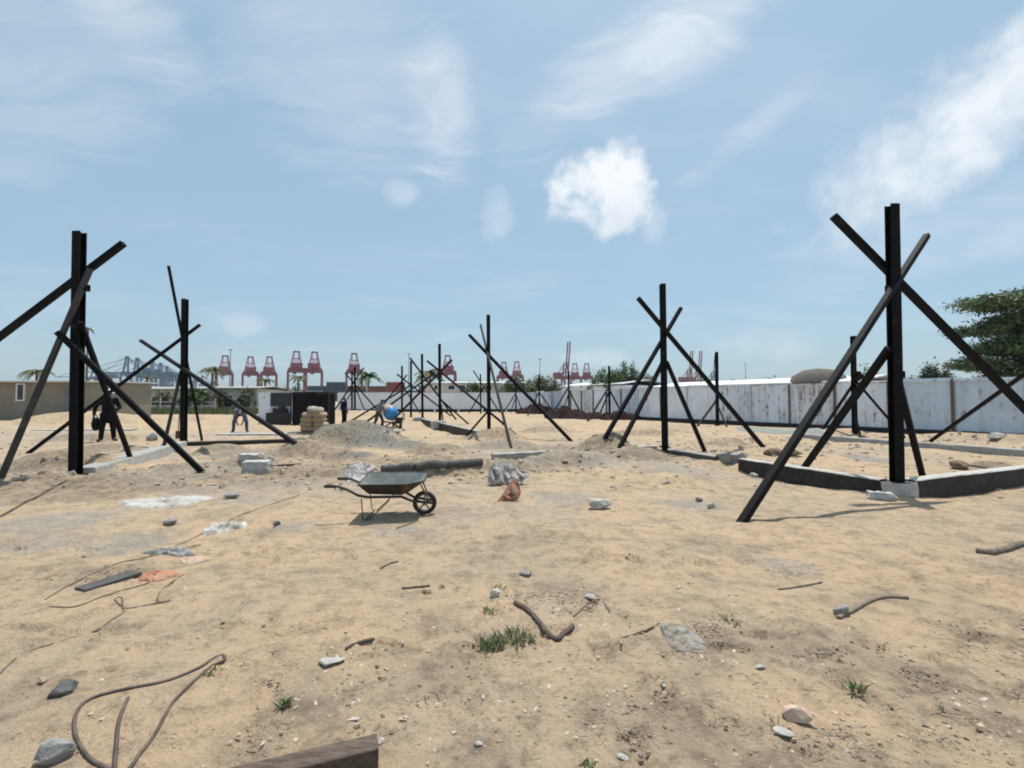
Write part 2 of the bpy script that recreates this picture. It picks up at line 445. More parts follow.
# ------------------------------------------------------------------ mesh building
class MB:
    def __init__(s):
        s.v, s.f, s.m = [], [], []

    def add(s, vs, fs, mi=0):
        o = len(s.v)
        s.v += [tuple(v) for v in vs]
        s.f += [tuple(i + o for i in f) for f in fs]
        s.m += [mi] * len(fs)
        return s

    def box(s, c, size, rz=0, mi=0, rot=None):
        M = rot if rot is not None else Matrix.Rotation(rz, 3, 'Z')
        c = Vector(c)
        vs = []
        for dx in (-.5, .5):
            for dy in (-.5, .5):
                for dz in (-.5, .5):
                    vs.append(c + M @ Vector((dx * size[0], dy * size[1], dz * size[2])))
        s.add(vs, [(0, 1, 3, 2), (4, 6, 7, 5), (0, 4, 5, 1), (2, 3, 7, 6), (0, 2, 6, 4), (1, 5, 7, 3)], mi)
        return s

    def frame(s, p, q, up=(0, 0, 1)):
        d = (Vector(q) - Vector(p)).normalized()
        u = Vector(up)
        if abs(d.dot(u)) > .97:
            u = Vector((0, 1, 0))
        x = d.cross(u).normalized()
        y = x.cross(d).normalized()
        return d, x, y

    def extrude(s, p, q, prof, up=(0, 0, 1), mi=0, caps=True):
        p, q = Vector(p), Vector(q)
        d, x, y = s.frame(p, q, up)
        n = len(prof)
        vs = [p + x * a + y * b for a, b in prof] + [q + x * a + y * b for a, b in prof]
        fs = [(i, (i + 1) % n, n + (i + 1) % n, n + i) for i in range(n)]
        if caps:
            fs += [tuple(range(n - 1, -1, -1)), tuple(range(n, 2 * n))]
        s.add(vs, fs, mi)
        return s

    def bar(s, p, q, w, h=None, up=(0, 0, 1), mi=0):
        h = h or w
        return s.extrude(p, q, [(-w / 2, -h / 2), (w / 2, -h / 2), (w / 2, h / 2), (-w / 2, h / 2)], up, mi)

    def hbeam(s, p, q, w, h, t, up=(0, 1, 0), mi=0):
        a, b = w / 2, h / 2
        pr = [(-a, -b), (a, -b), (a, -b + t), (t / 2, -b + t), (t / 2, b - t), (a, b - t), (a, b), (-a, b), (-a, b - t), (-t / 2, b - t), (-t / 2, -b + t), (-a, -b + t)]
        return s.extrude(p, q, pr, up, mi)

    def tube(s, pts, rad, n=8, mi=0, closed=False):
        pts = [Vector(p) for p in pts]
        k = len(pts)
        rs = rad if isinstance(rad, (list, tuple)) else [rad] * k
        vs, fs = [], []
        prevx = None
        for i, p in enumerate(pts):
            if closed:
                t = (pts[(i + 1) % k] - pts[i - 1]).normalized()
            else:
                t = (pts[min(i + 1, k - 1)] - pts[max(i - 1, 0)]).normalized()
            if prevx is None:
                u = Vector((0, 0, 1)) if abs(t.z) < .9 else Vector((0, 1, 0))
                x = t.cross(u).normalized()
            else:
                x = (prevx - t * prevx.dot(t)).normalized()
            prevx = x
            y = t.cross(x)
            for j in range(n):
                a = 2 * math.pi * j / n
                vs.append(p + (x * math.cos(a) + y * math.sin(a)) * rs[i])
        last = k if closed else k - 1
        for i in range(last):
            for j in range(n):
                a, b = i * n + j, i * n + (j + 1) % n
                c, d = ((i + 1) % k) * n + (j + 1) % n, ((i + 1) % k) * n + j
                fs.append((a, b, c, d))
        if not closed:
            fs += [tuple(range(n - 1, -1, -1)), tuple(range((k - 1) * n, k * n))]
        s.add(vs, fs, mi)
        return s

    def lathe(s, c, prof, n=20, axis=(0, 0, 1), mi=0):
        """profile of (radius, height along axis)"""
        c = Vector(c)
        ax = Vector(axis).normalized()
        u = Vector((1, 0, 0)) if abs(ax.x) < .9 else Vector((0, 1, 0))
        x = ax.cross(u).normalized()
        y = ax.cross(x)
        vs, fs = [], []
        for r, h in prof:
            for j in range(n):
                a = 2 * math.pi * j / n
                vs.append(c + ax * h + (x * math.cos(a) + y * math.sin(a)) * max(r, 1e-4))
        for i in range(len(prof) - 1):
            for j in range(n):
                fs.append((i * n + j, i * n + (j + 1) % n, (i + 1) * n + (j + 1) % n, (i + 1) * n + j))
        s.add(vs, fs, mi)
        return s

    def ball(s, c, r, n=12, m=8, mi=0):
        c = Vector(c)
        r = r if isinstance(r, (tuple, list)) else (r, r, r)
        vs = [c + Vector((0, 0, -r[2]))]
        for i in range(1, m):
            ph = -math.pi / 2 + math.pi * i / m
            for j in range(n):
                a = 2 * math.pi * j / n
                vs.append(c + Vector((r[0] * math.cos(ph) * math.cos(a), r[1] * math.cos(ph) * math.sin(a), r[2] * math.sin(ph))))
        vs.append(c + Vector((0, 0, r[2])))
        fs = [(0, 1 + (j + 1) % n, 1 + j) for j in range(n)]
        for i in range(m - 2):
            for j in range(n):
                fs.append((1 + i * n + j, 1 + i * n + (j + 1) % n, 1 + (i + 1) * n + (j + 1) % n, 1 + (i + 1) * n + j))
        t = len(vs) - 1
        b = 1 + (m - 2) * n
        fs += [(b + j, b + (j + 1) % n, t) for j in range(n)]
        s.add(vs, fs, mi)
        return s

    def capsule(s, p, q, r1, r2, n=12):
        p, q = Vector(p), Vector(q)
        d = q - p
        L = max(d.length, 1e-4)
        prof = []
        for i in range(5):
            a = -math.pi / 2 + math.pi / 2 * i / 4
            prof.append((r1 * math.cos(a), r1 * math.sin(a)))
        for i in range(5):
            a = math.pi / 2 * i / 4
            prof.append((r2 * math.cos(a), L + r2 * math.sin(a)))
        return s.lathe(p, prof, n, d)

    def build(s, name, mats, parent=None, loc=None, smooth=False, bevel=0):
        me = bpy.data.meshes.new(name)
        if parent is not None:
            base = world_loc(parent)
            own = Vector((0, 0, 0))
        else:
            base = Vector(loc) if loc is not None else Vector((0, 0, 0))
            own = base
        me.from_pydata([(v[0] - base.x, v[1] - base.y, v[2] - base.z) for v in s.v], [], s.f)
        mats = mats if isinstance(mats, (list, tuple)) else [mats]
        for m in mats:
            me.materials.append(m)
        if len(mats) > 1:
            me.polygons.foreach_set('material_index', s.m)
        if smooth:
            me.polygons.foreach_set('use_smooth', [True] * len(me.polygons))
        me.update()
        bm = bmesh.new()
        bm.from_mesh(me)
        bmesh.ops.recalc_face_normals(bm, faces=bm.faces)
        bm.to_mesh(me)
        bm.free()
        o = bpy.data.objects.new(name, me)
        o.location = own
        col.objects.link(o)
        if parent is not None:
            o.parent = parent
        if bevel:
            b = o.modifiers.new('bevel', 'BEVEL')
            b.width, b.segments, b.limit_method = bevel, 2, 'ANGLE'
        return o


def world_loc(o):
    v = Vector((0, 0, 0))
    while o is not None:
        v += o.location
        o = o.parent
    return v


def tag(o, label, cat=None, group=None, kind=None):
    if label:
        o['label'] = label
    if cat:
        o['category'] = cat
    if group:
        o['group'] = group
    if kind:
        o['kind'] = kind
    return o


def thing(name, label, cat, loc, group=None):
    o = bpy.data.objects.new(name, None)
    o.empty_display_size = .2
    o.location = loc
    col.objects.link(o)
    return tag(o, label, cat, group)


def copy_tree(o, parent=None):
    c = o.copy()
    col.objects.link(c)
    if parent is not None:
        c.parent = parent
    for ch in list(o.children):
        copy_tree(ch, c)
    return c


def structure(o):
    o['kind'] = 'structure'
    return o


# ------------------------------------------------------------------ ground sheet
def axis_pos(step, core, growth, far):
    v, d, p = [0.0], step, 0.0
    while p < far:
        p += d
        v.append(p)
        if p > core:
            d *= growth
    return v


xp = axis_pos(.032, 3.0, 1.021, 1720)
xs = np.array([-a for a in xp[:0:-1]] + xp)
yf = [1.4 + a for a in axis_pos(.022, 2.2, 1.0135, 1720)]
yb = [1.4 - a for a in axis_pos(.06, .3, 1.12, 44)[1:]]
ys = np.array(yb[::-1] + yf)
GX, GY = np.meshgrid(xs, ys)
GZ = gh(GX, GY)
nx, ny = len(xs), len(ys)


def dent(cx, cy, L, Wd, ang, depth):
    x0, x1 = np.searchsorted(xs, [cx - L * 1.2, cx + L * 1.2])
    y0, y1 = np.searchsorted(ys, [cy - L * 1.2, cy + L * 1.2])
    if x1 - x0 < 2 or y1 - y0 < 2:
        return
    gx, gy = GX[y0:y1, x0:x1] - cx, GY[y0:y1, x0:x1] - cy
    u = (gx * math.cos(ang) + gy * math.sin(ang)) / (L / 2)
    v = (-gx * math.sin(ang) + gy * math.cos(ang)) / (Wd / 2 * (1 + .25 * u))
    r = np.sqrt(np.abs(u) ** 2.6 + np.abs(v) ** 2.4)
    GZ[y0:y1, x0:x1] += -depth * np.clip(1.25 - r, 0, 1) ** .7 * (r < 1.25) + depth * .45 * np.exp(-((r - 1.35) / .22) ** 2)


rf = random.Random(44)
for (ax_, ay_, bx_, by_) in [(-3.5, 2.2, -1.6, 6.8), (2.6, 2.0, -.6, 7.4), (-6, 5.0, 6, 4.4), (4.8, 2.8, 3.2, 9.0), (.6, 1.8, 1.2, 8.5), (-1.0, 1.8, -4.6, 8.4), (-4.5, 3.2, 3.5, 3.0), (-3, 7.4, 4.5, 8.4), (5.8, 3.6, -2.0, 5.6), (3.0, 2.2, 5.6, 5.6)]:
    Ls = math.hypot(bx_ - ax_, by_ - ay_)
    hd_ = math.atan2(by_ - ay_, bx_ - ax_)
    k = int(Ls / .36)
    for i in range(k):
        f = i / k
        sgn = 1 if i % 2 else -1
        dent(ax_ + (bx_ - ax_) * f - sgn * .10 * math.sin(hd_) + rf.uniform(-.07, .07), ay_ + (by_ - ay_) * f + sgn * .10 * math.cos(hd_) + rf.uniform(-.07, .07), .29, .12, hd_ + rf.uniform(-.2, .2), rf.uniform(.016, .034))
for i in range(150):
    y_ = 1.7 + 8 * rf.random() ** 1.4
    dent(rf.uniform(-1.1, 1.1) * (y_ + .5), y_, rf.uniform(.15, .34), rf.uniform(.10, .16), rf.uniform(0, 6.28), rf.uniform(.008, .022))
for i in range(120):  # wheel rut of the barrow
    f = i / 119
    dent(-1.2 + 6.2 * f, 6.4 + 1.1 * math.sin(f * 2.4) - .9 * f, .16, .07, .1, .020)
verts = np.stack([GX, GY, GZ], -1).reshape(-1, 3)
idx = np.arange(nx * ny).reshape(ny, nx)
faces = np.stack([idx[:-1, :-1], idx[:-1, 1:], idx[1:, 1:], idx[1:, :-1]], -1).reshape(-1, 4)
me = bpy.data.meshes.new('ground')
me.vertices.add(len(verts))
me.vertices.foreach_set('co', verts.ravel())
me.loops.add(faces.size)
me.loops.foreach_set('vertex_index', faces.ravel().astype(np.int32))
me.polygons.add(len(faces))
me.polygons.foreach_set('loop_start', np.arange(0, faces.size, 4, dtype=np.int32))
me.polygons.foreach_set('use_smooth', np.ones(len(faces), dtype=bool))
me.update()


def soft(x, y, mx, my, rx, ry, an, wob, edge=.35):
    ca, sa = math.cos(an), math.sin(an)
    u = ((x - mx) * ca + (y - my) * sa) / rx
    v = (-(x - mx) * sa + (y - my) * ca) / ry
    r = np.sqrt(u * u + v * v) + wob
    return np.clip((1 - r) / edge, 0, 1)


X, Y = GX.ravel(), GY.ravel()
wb = .5 * vnoise(X / .9, Y / .9, 21) + .35 * vnoise(X / .3, Y / .3, 22)
gravel = np.zeros(len(X))
dirt = np.zeros(len(X))
cement = np.zeros(len(X))
for (mx, my, rx, ry, hh, an, ro, tone) in MOUNDS:
    m = soft(X, Y, mx, my, rx * 1.06, ry * 1.06, an, wb * .6)
    if tone == 'gravel':
        gravel = np.maximum(gravel, m)
    elif tone == 'dirt':
        dirt = np.maximum(dirt, m * .85)
    elif tone == 'grey':
        cement = np.maximum(cement, m * .6)
# worked strip of grey-brown soil along the trench lines
dd = np.abs((X + .5) * -.394 + (Y - 11.6) * .919)
dirt = np.maximum(dirt, np.clip(1.3 - dd / 1.5 + wb * 1.3, 0, 1) * 1.0 * (X < 5.0))
for (px, py, wpx, hpx, k) in [(450, 660, 110, 45, .8), (620, 720, 120, 50, .75), (950, 690, 110, 60, .85), (800, 640, 60, 25, .7), (330, 700, 70, 40, .6), (720, 640, 60, 25, .8), (560, 590, 60, 14, .7), (900, 590, 100, 16, .5), (60, 690, 80, 30, .4), (90, 570, 90, 14, .6), (520, 540, 120, 10, .45), (700, 545, 120, 8, .5), (870, 760, 120, 40, .8), (480, 760, 80, 30, .7), (1000, 640, 60, 30, .9)]:
    p = gnd(px, py)
    rx = wpx / F_PX * p.y
    ry = hpx * p.y * p.y / (F_PX * EYE)
    dirt = np.maximum(dirt, .72 * k * soft(X, Y, p.x, p.y, rx, ry, 0, wb * 1.3, .8))
for (px, py, wpx, hpx, an) in [(790, 566, 42, 13, 0), (160, 503, 40, 9, 0), (690, 505, 42, 7, 0), (560, 500, 40, 8, .2), (60, 520, 60, 16, .1), (130, 545, 60, 16, .2),
                               (395, 530, 36, 6, 0), (300, 525, 30, 6, 0), (160, 436, 150, 5, 0), (60, 433, 60, 5, 0), (240, 434, 60, 4, 0), (900, 452, 30, 5, 0),
                               (680, 470, 50, 8, 0), (600, 462, 50, 8, 0), (40, 545, 50, 10, 0), (545, 455, 60, 4, 0), (250, 500, 40, 8, 0)]:
    p = gnd(px, py)
    rx = wpx / F_PX * p.y
    ry = hpx / 1.0 * p.y * p.y / (F_PX * EYE)
    cement = np.maximum(cement, soft(X, Y, p.x, p.y, rx, ry, an, wb * .9, .7))
stain = np.clip((vnoise(X / 2.3, Y / 1.6, 61) + .55 * vnoise(X / .7, Y / .55, 62)) * 2.6 + .25, 0, 1) * np.clip((Y - 4.5) / 3, 0, 1) * np.clip((24 - Y) / 7, 0, 1) * np.clip((6.5 - X) / 3, 0, 1)
cement = np.maximum(cement, .62 * stain)
for nm, arr in (('gravel', gravel), ('dirt', dirt), ('cement', cement)):
    at_ = me.attributes.new(nm, 'FLOAT', 'POINT')
    at_.data.foreach_set('value', arr.astype(np.float32))
ground = bpy.data.objects.new('ground', me)
col.objects.link(ground)
ground['kind'] = 'structure'
m = bpy.data.materials.new('sandy_ground')
m.use_nodes = True
T = NT(m.node_tree)
bs = T.n['Principled BSDF']
geo = T.node('ShaderNodeNewGeometry').outputs['Position']


def attr(nm):
    n = T.node('ShaderNodeAttribute')
    n.attribute_name = nm
    return n.outputs['Fac']


big = T.noise(geo, .32, 5, .6, .4)
mid = T.noise(geo, 1.5, 7, .62, .4)
sml = T.noise(geo, 6.0, 8, .66, .3)
fin = T.noise(geo, 34.0, 6, .7)
grit = T.noise(geo, 150.0, 3, .7)
c = T.mix(T.ramp(big, .38, .62), (.535, .392, .255), (.465, .358, .250))
c = T.mix(T.ramp(mid, .47, .66, 0, .70), c, (.330, .265, .190))
c = T.mix(T.ramp(mid, .28, .44, .6, 0), c, (.590, .415, .270))
c = T.mix(T.math('MULTIPLY', T.ramp(sml, .47, .66, 0, .9), T.math('ADD', .45, T.math('MULTIPLY', attr('dirt'), .55))), c, (.185, .145, .105))
med = T.noise(geo, 14.0, 6, .68, .5)
c = T.mix(T.math('MULTIPLY', T.ramp(med, .53, .66, 0, .85), T.math('ADD', .25, T.math('MULTIPLY', attr('dirt'), .75))), c, (.130, .104, .078))
c = T.mix(T.ramp(med, .30, .42, .4, 0), c, (.60, .44, .29))
c = T.mix(T.math('MULTIPLY', T.ramp(fin, .52, .66, 0, .8), T.ramp(sml, .40, .62, .15, 1)), c, (.175, .140, .105))
c = T.mix(T.ramp(fin, .28, .40, .35, 0), c, (.50, .37, .24))
c = T.mix(T.ramp(grit, .62, .72, 0, .5), c, (.13, .10, .075))
c = T.mix(T.ramp(T.noise(geo, 90.0, 2, .5), .72, .76, 0, .8), c, (.60, .55, .47))
dm = T.mix(T.ramp(sml, .35, .65), (.350, .272, .190), (.215, .168, .120))
c = T.mix(T.math('MULTIPLY', attr('dirt'), T.ramp(mid, .30, .56, .45, 1)), c, dm)
cm = T.mix(T.ramp(fin, .4, .62), (.37, .345, .30), (.26, .235, .20))
c = T.mix(T.math('MULTIPLY', T.math('MULTIPLY', attr('cement'), T.ramp(sml, .34, .56, .25, 1)), .85), c, cm)
gv = T.node('ShaderNodeTexVoronoi')
gv.inputs['Scale'].default_value = 26
T.put(gv.inputs['Vector'], geo)
gm = T.mix(gv.outputs['Color'], (.19, .178, .158), (.34, .318, .28))
gm = T.mix(T.ramp(mid, .44, .60, 0, .75), gm, (.30, .245, .18))
c = T.mix(attr('gravel'), c, gm)
T.put(bs.inputs['Base Color'], c)
bs.inputs['Roughness'].default_value = 1.0
bs.inputs['Specular IOR Level'].default_value = .15
hgt = T.math('ADD', T.math('ADD', T.math('MULTIPLY', sml, 1.4), T.math('MULTIPLY', med, .8)), T.math('ADD', T.math('MULTIPLY', fin, .55), T.math('MULTIPLY', grit, .12)))
hgt = T.math('ADD', hgt, T.math('MULTIPLY', T.math('MULTIPLY', attr('gravel'), gv.outputs['Distance']), -1.2))
bn = T.node('ShaderNodeBump')
bn.inputs['Strength'].default_value = .9
bn.inputs['Distance'].default_value = .05
T.put(bn.inputs['Height'], hgt)
T.put(bs.inputs['Normal'], bn.outputs[0])
me.materials.append(m)

# air between here and the port
hz = MB().box((0, 850, 58), (3600, 1880, 121)).build('haze', [], None, (0, 850, 58))
hz['kind'] = 'stuff'
hm = bpy.data.materials.new('sea_haze')
hm.use_nodes = True
H = NT(hm.node_tree)
H.n.clear()
vol = H.node('ShaderNodeVolumePrincipled')
vol.inputs['Color'].default_value = (.84, .91, .97, 1)
vol.inputs['Density'].default_value = .00009
ho = H.node('ShaderNodeOutputMaterial')
H.l.new(vol.outputs[0], ho.inputs['Volume'])
hz.data.materials.append(hm)


# ------------------------------------------------------------------ boundary walls and hoarding
def wall_run(name, a, b, h, th, material, label, cat):
    a, b = Vector(a), Vector(b)
    t = thing(name, label, cat, ((a + b) / 2).to_3d())
    d = (b - a).normalized()
    n = Vector((-d.y, d.x))
    return t, d, n


CORNER = Vector((2.2, 57.0))
# centre wall: pale panels with posts and a dark kerb
A0, B0 = Vector((-21.3, 56.0)), CORNER
t = thing('boundary_wall', 'long pale grey boundary wall closing the far end of the site', 'wall', (-9.5, 56.5, 0))
b = MB()
d2 = (B0 - A0)
rz = math.atan2(d2.y, d2.x)
mid2 = (A0 + B0) / 2
b.box((mid2.x, mid2.y, 1.18), (d2.length, .18, 2.44), rz)
b.build('wall_panel', wallgrey, t)
k = MB().box((mid2.x, mid2.y - .12, .12), (d2.length, .10, .42), rz)
k.build('plinth', bitumen, t)
k = MB().box((mid2.x, mid2.y, 2.43), (d2.length, .26, .07), rz)
k.build('coping', concrete_grey, t)
n = 8
for i in range(n + 1):
    p = A0 + d2 * (i / n)
    MB().box((p.x, p.y - .13, 1.15), (.22, .12, 2.36), rz).build('pier', wallgrey, t)

# right hoarding
runs = [(CORNER, Vector((9.8, 35.4))), (Vector((9.8, 35.4)), Vector((20.3, 17.8))), (Vector((20.3, 17.8)), Vector((27.5, 5.5)))]
hf = thing('hoarding_fence', 'weathered white sheet metal hoarding with rust stains along the right side', 'fence', (9.8, 35.4, 0))
rr = random.Random(3)
for a, bb in runs:
    L = (bb - a).length
    npan = max(1, round(L / 2.2))
    dv = (bb - a) / npan
    rz = math.atan2(dv.y, dv.x)
    nrm = Vector((dv.y, -dv.x)).normalized() * -1
    if nrm.y > 0:
        nrm = -nrm
    for i in range(npan):
        p, q = a + dv * i, a + dv * (i + 1)
        c2 = (p + q) / 2
        top = 2.47 + rr.uniform(-.09, .09) + (.10 if a.x > 15 else 0)
        # corrugated sheet: shallow trapezoid ribs
        mb = MB()
        dirn = dv.normalized()
        W_ = dv.length - .02
        ribs = 12
        pts = []
        for kx in range(ribs * 4 + 1):
            s_ = -W_ / 2 + W_ * kx / (ribs * 4)
            o_ = (.0, .0, .012, .012)[kx % 4]
            w2 = c2 + dirn * s_ + nrm * (o_ + .02 * math.sin(s_ * 1.3 + i))
            pts.append(w2)
        vs = [(u.x, u.y, .05) for u in pts] + [(u.x, u.y, top) for u in pts] + [(u.x - nrm.x * .02, u.y - nrm.y * .02, .05) for u in pts] + [(u.x - nrm.x * .02, u.y - nrm.y * .02, top) for u in pts]
        N = len(pts)
        fs = []
        for kx in range(N - 1):
            fs += [(kx, kx + 1, N + kx + 1, N + kx), (2 * N + kx, 3 * N + kx, 3 * N + kx + 1, 2 * N + kx + 1), (N + kx, N + kx + 1, 3 * N + kx + 1, 3 * N + kx), (kx, 2 * N + kx, 2 * N + kx + 1, kx + 1)]
        mb.add(vs, fs)
        sel = rr.choice([0, 0, 1, 1, 2, 3])
        po = mb.build('panel', SHEETS[sel], hf)
        if True:
            pp = p + nrm * .07
            MB().box((pp.x, pp.y, 1.2), (.07 if i % 2 else .10, .07, 2.5), rz).build('post', post_m if rr.random() < .45 else steel_grey if i % 2 else SHEETS[2], hf)
    pm = (a + bb) / 2 + nrm * .05
    MB().box((pm.x, pm.y, 2.40), (L, .06, .06), rz).build('top_rail', SHEETS[3], hf)
    pm = (a + bb) / 2 + nrm * .06
    MB().box((pm.x, pm.y, .06), (L, .10, .34), rz).build('bottom_rail', bitumen, hf)

# site hut on the left
hutL = thing('site_hut', 'low tan rendered hut with pale flat roof and one small white window', 'hut', (-37, 36.5, 0))
x0, x1, y0, y1 = -50.0, at(91, 400, 34.7).x, 34.7, 40.5
b = MB().box(((x0 + x1) / 2, (y0 + y1) / 2, 1.4), (x1 - x0, y1 - y0, 3.0))
b.build('wall', tan_wall, hutL)
b = MB().box(((x0 + x1) / 2, (y0 + y1) / 2 - .1, 2.98), (x1 - x0 + .5, y1 - y0 + .7, .10), rot=Matrix.Rotation(R(1.0), 3, 'X'))
b.build('roof', roof_pale, hutL)
xw0, xw1 = at(16.5, 390, 34.6).x, at(24, 390, 34.6).x
zt, zb = at(20, 384, 34.6).z, at(20, 400.5, 34.6).z
wn = MB()
cxw, czw, ww, wh = (xw0 + xw1) / 2, (zt + zb) / 2, xw1 - xw0, zt - zb
for (dx, dz, sx, sz) in ((-ww / 2, 0, .10, wh + .1), (ww / 2, 0, .10, wh + .1), (0, wh / 2, ww - .1, .10), (0, -wh / 2, ww - .1, .10)):
    wn.box((cxw + dx, 34.66, czw + dz), (sx, .14, sz))
fr = wn.build('window', frame_white, hutL)
MB().box((cxw, 34.68, czw), (ww - .1, .05, wh - .1)).build('pane', glass_dark, fr)
xd0, xd1 = at(63.5, 400, 34.6).x, at(72, 400, 34.6).x
MB().box(((xd0 + xd1) / 2, 34.68, 1.25), (xd1 - xd0, .08, 2.45)).build('door', door_grey, hutL)

# low green houses beyond the left end
def low_house(name, label, px0, px1, Yh, zt, wallm, roofm, wins, group=None, depth=7, roofup=.8):
    xa, xb = at(px0, 399, Yh).x, at(px1, 399, Yh).x
    t = thing(name, label, 'house', ((xa + xb) / 2, Yh + depth / 2, 0), group)
    MB().box(((xa + xb) / 2, Yh + depth / 2, zt / 2 - .1), (xb - xa, depth, zt + .2)).build('wall', wallm, t)
    vs = [(xa - .4, Yh - .5, zt), (xb + .4, Yh - .5, zt), (xb + .4, Yh + depth + .5, zt), (xa - .4, Yh + depth + .5, zt),
          (xa - .4, Yh + depth / 2, zt + roofup), (xb + .4, Yh + depth / 2, zt + roofup)]
    vs += [(v[0], v[1], v[2] + .12) for v in vs]
    fs = [(0, 1, 7, 6), (6, 7, 11, 10), (10, 11, 8, 9), (8, 2, 3, 9), (0, 4, 5, 1), (4, 3, 2, 5), (0, 6, 10, 4), (4, 10, 9, 3), (1, 5, 11, 7), (5, 2, 8, 11)]
    MB().add(vs, fs).build('roof', roofm, t)
    for (wx0, wx1, pz0, pz1) in wins:
        u0, u1 = at(wx0, 399, Yh).x, at(wx1, 399, Yh).x
        z0, z1 = at(512, pz1, Yh).z, at(512, pz0, Yh).z
        f = MB()
        for (dx, dz, sx, sz) in ((-(u1 - u0) / 2, 0, .14, z1 - z0 + .14), ((u1 - u0) / 2, 0, .14, z1 - z0 + .14), (0, (z1 - z0) / 2, u1 - u0 - .14, .14), (0, -(z1 - z0) / 2, u1 - u0 - .14, .14)):
            f.box(((u0 + u1) / 2 + dx, Yh - .05, (z0 + z1) / 2 + dz), (sx, .16, sz))
        f = f.build('window', frame_white, t)
        MB().box(((u0 + u1) / 2, Yh - .03, (z0 + z1) / 2), (u1 - u0 - .14, .04, z1 - z0 - .14)).build('pane', glass_dark, f)
    return t


low_house('low_house', 'long low grey green house behind a white rail fence', 104, 176, 64, 2.9, green_wall, green_roof, [(112, 120, 396, 405), (132, 140, 396, 405), (152, 162, 396, 406)], roofup=.4)
low_house('low_house', 'plain windowless pale green house beside a yellow green bush', 186, 216, 60, 2.9, green_wall, green_roof, [], roofup=.3)
low_house('low_house', 'pale green house with two white framed windows left of the metal screens', 219, 257, 58, 2.9, green_wall, green_roof, [(224, 233, 395, 407), (240, 251, 395, 407)], roofup=.3)
low_house('low_house', 'long white building with a row of dark windows behind the boundary wall', 425, 506, 76, 4.2, roof_pale, roof_pale, [(434, 438, 385, 390), (448, 455, 385, 390), (459, 466, 385, 390), (470, 477, 385, 390), (485, 492, 385, 390)], roofup=.3)
low_house('low_house', 'small cream house peeping over the far right corner of the boundary wall', 505, 524, 74, 4.0, roof_pale, roof_pale, [], roofup=.4)
# white rail fence
t = thing('rail_fence', 'low white post and rail fence in front of the grey green house', 'fence', (-46, 56, 0))
xa, xb = at(105, 399, 56).x, at(215, 399, 56).x
for z in (.75, 1.25):
    MB().box(((xa + xb) / 2, 56, z), (xb - xa, .05, .09)).build('rail', frame_white, t)
for i in range(9):
    MB().box((xa + (xb - xa) * i / 8, 56.08, .8), (.12, .1, 1.8)).build('post', frame_white, t)

# screens and generator left of the black box
t = thing('metal_screen', 'upright pale metal sheet left of the generator cabin', 'screen', (-15.6, 29.6, 0))
xa, xb = at(259, 400, 29.6).x, at(271.5, 400, 29.6).x
b = MB()
b.box(((xa + xb) / 2, 29.6, 1.03), (xb - xa, .06, 2.0))
b.build('sheet', SHEETS[1], t)
for x in (xa + .04, xb - .04):
    MB().box((x, 29.66, 1.02), (.06, .06, 2.06)).build('post', post_m, t)
gx0, gx1 = at(270, 400, 28.9).x, at(291, 400, 28.9).x
gw = gx1 - gx0
gen = thing('generator_cabin', 'grey generator cabin with dark louvred top beside the black sheeted box', 'generator', ((gx0 + gx1) / 2, 29.5, 0))
gc = (gx0 + gx1) / 2
MB().box((gc, 29.5, 1.12), (gw, 1.2, 1.85)).build('casing', SHEETS[2], gen)
lv = MB()
lv.box((gc + .02, 28.88, 1.56), (gw * .95, .05, .84))
for i in range(6):
    lv.box((gc + .02, 28.84, 1.24 + i * .12), (gw * .95, .05, .03))
lv.build('louvre', glass_dark, gen)
MB().box((gc, 28.7, .34), (gw * 1.02, .5, .80)).build('fuel_tank', bitumen, gen)
en = MB().box((gc + .1, 28.72, .86), (gw * .6, .3, .26)).box((gc + .18, 28.72, 1.05), (gw * .25, .25, .14)).lathe((gc - .3, 28.72, .74), [(.0, 0), (.09, 0), (.09, .3), (0, .3)], 12)
en.build('engine', bitumen, gen)
MB().box((gc, 29.5, 2.07), (gw + .1, 1.35, .06)).build('roof', roof_pale, gen)

# black sheeted box
bx0, bx1 = at(292.5, 400, 28.3).x, at(328.5, 400, 28.3).x
t = thing('sheeted_cubicle', 'square cubicle wrapped in black sheeting behind the cement bags', 'cubicle', ((bx0 + bx1) / 2, 29.4, 0))
N_ = 24
vs, fs = [], []
for j in range(10):
    z = -.05 + 2.08 * j / 9
    for side in range(4):
        for i in range(N_):
            f_ = i / N_
            P = [((bx0, 28.3), (bx1, 28.3)), ((bx1, 28.3), (bx1, 29.4)), ((bx1, 29.4), (bx0, 29.4)), ((bx0, 29.4), (bx0, 28.3))][side]
            px_ = P[0][0] + (P[1][0] - P[0][0]) * f_
            py_ = P[0][1] + (P[1][1] - P[0][1]) * f_
            wv = .035 * math.sin(f_ * 31 + j * .7 + side) * math.sin(math.pi * f_) + .02 * math.sin(f_ * 9 + j)
            nn = [(0, -1), (1, 0), (0, 1), (-1, 0)][side]
            vs.append((px_ + nn[0] * wv, py_ + nn[1] * wv, z + (.03 * math.sin(f_ * 14 + side) if j == 9 else 0)))
RN = 4 * N_
for j in range(9):
    for i in range(RN):
        fs.append((j * RN + i, j * RN + (i + 1) % RN, (j + 1) * RN + (i + 1) % RN, (j + 1) * RN + i))
fs.append(tuple(range(9 * RN, 10 * RN)))
MB().add(vs, fs).build('sheeting', black_cloth, t, smooth=True)
for (x, y) in ((bx0 - .05, 28.24), (bx1 + .05, 28.24)):
    MB().box((x, y, 1.0), (.06, .06, 2.1)).build('corner_post', bitumen, t)
MB().box(((bx0 + bx1) / 2, 28.85, 2.10), (.9, .4, .06), .3).build('roof_sheet', roof_pale, t)

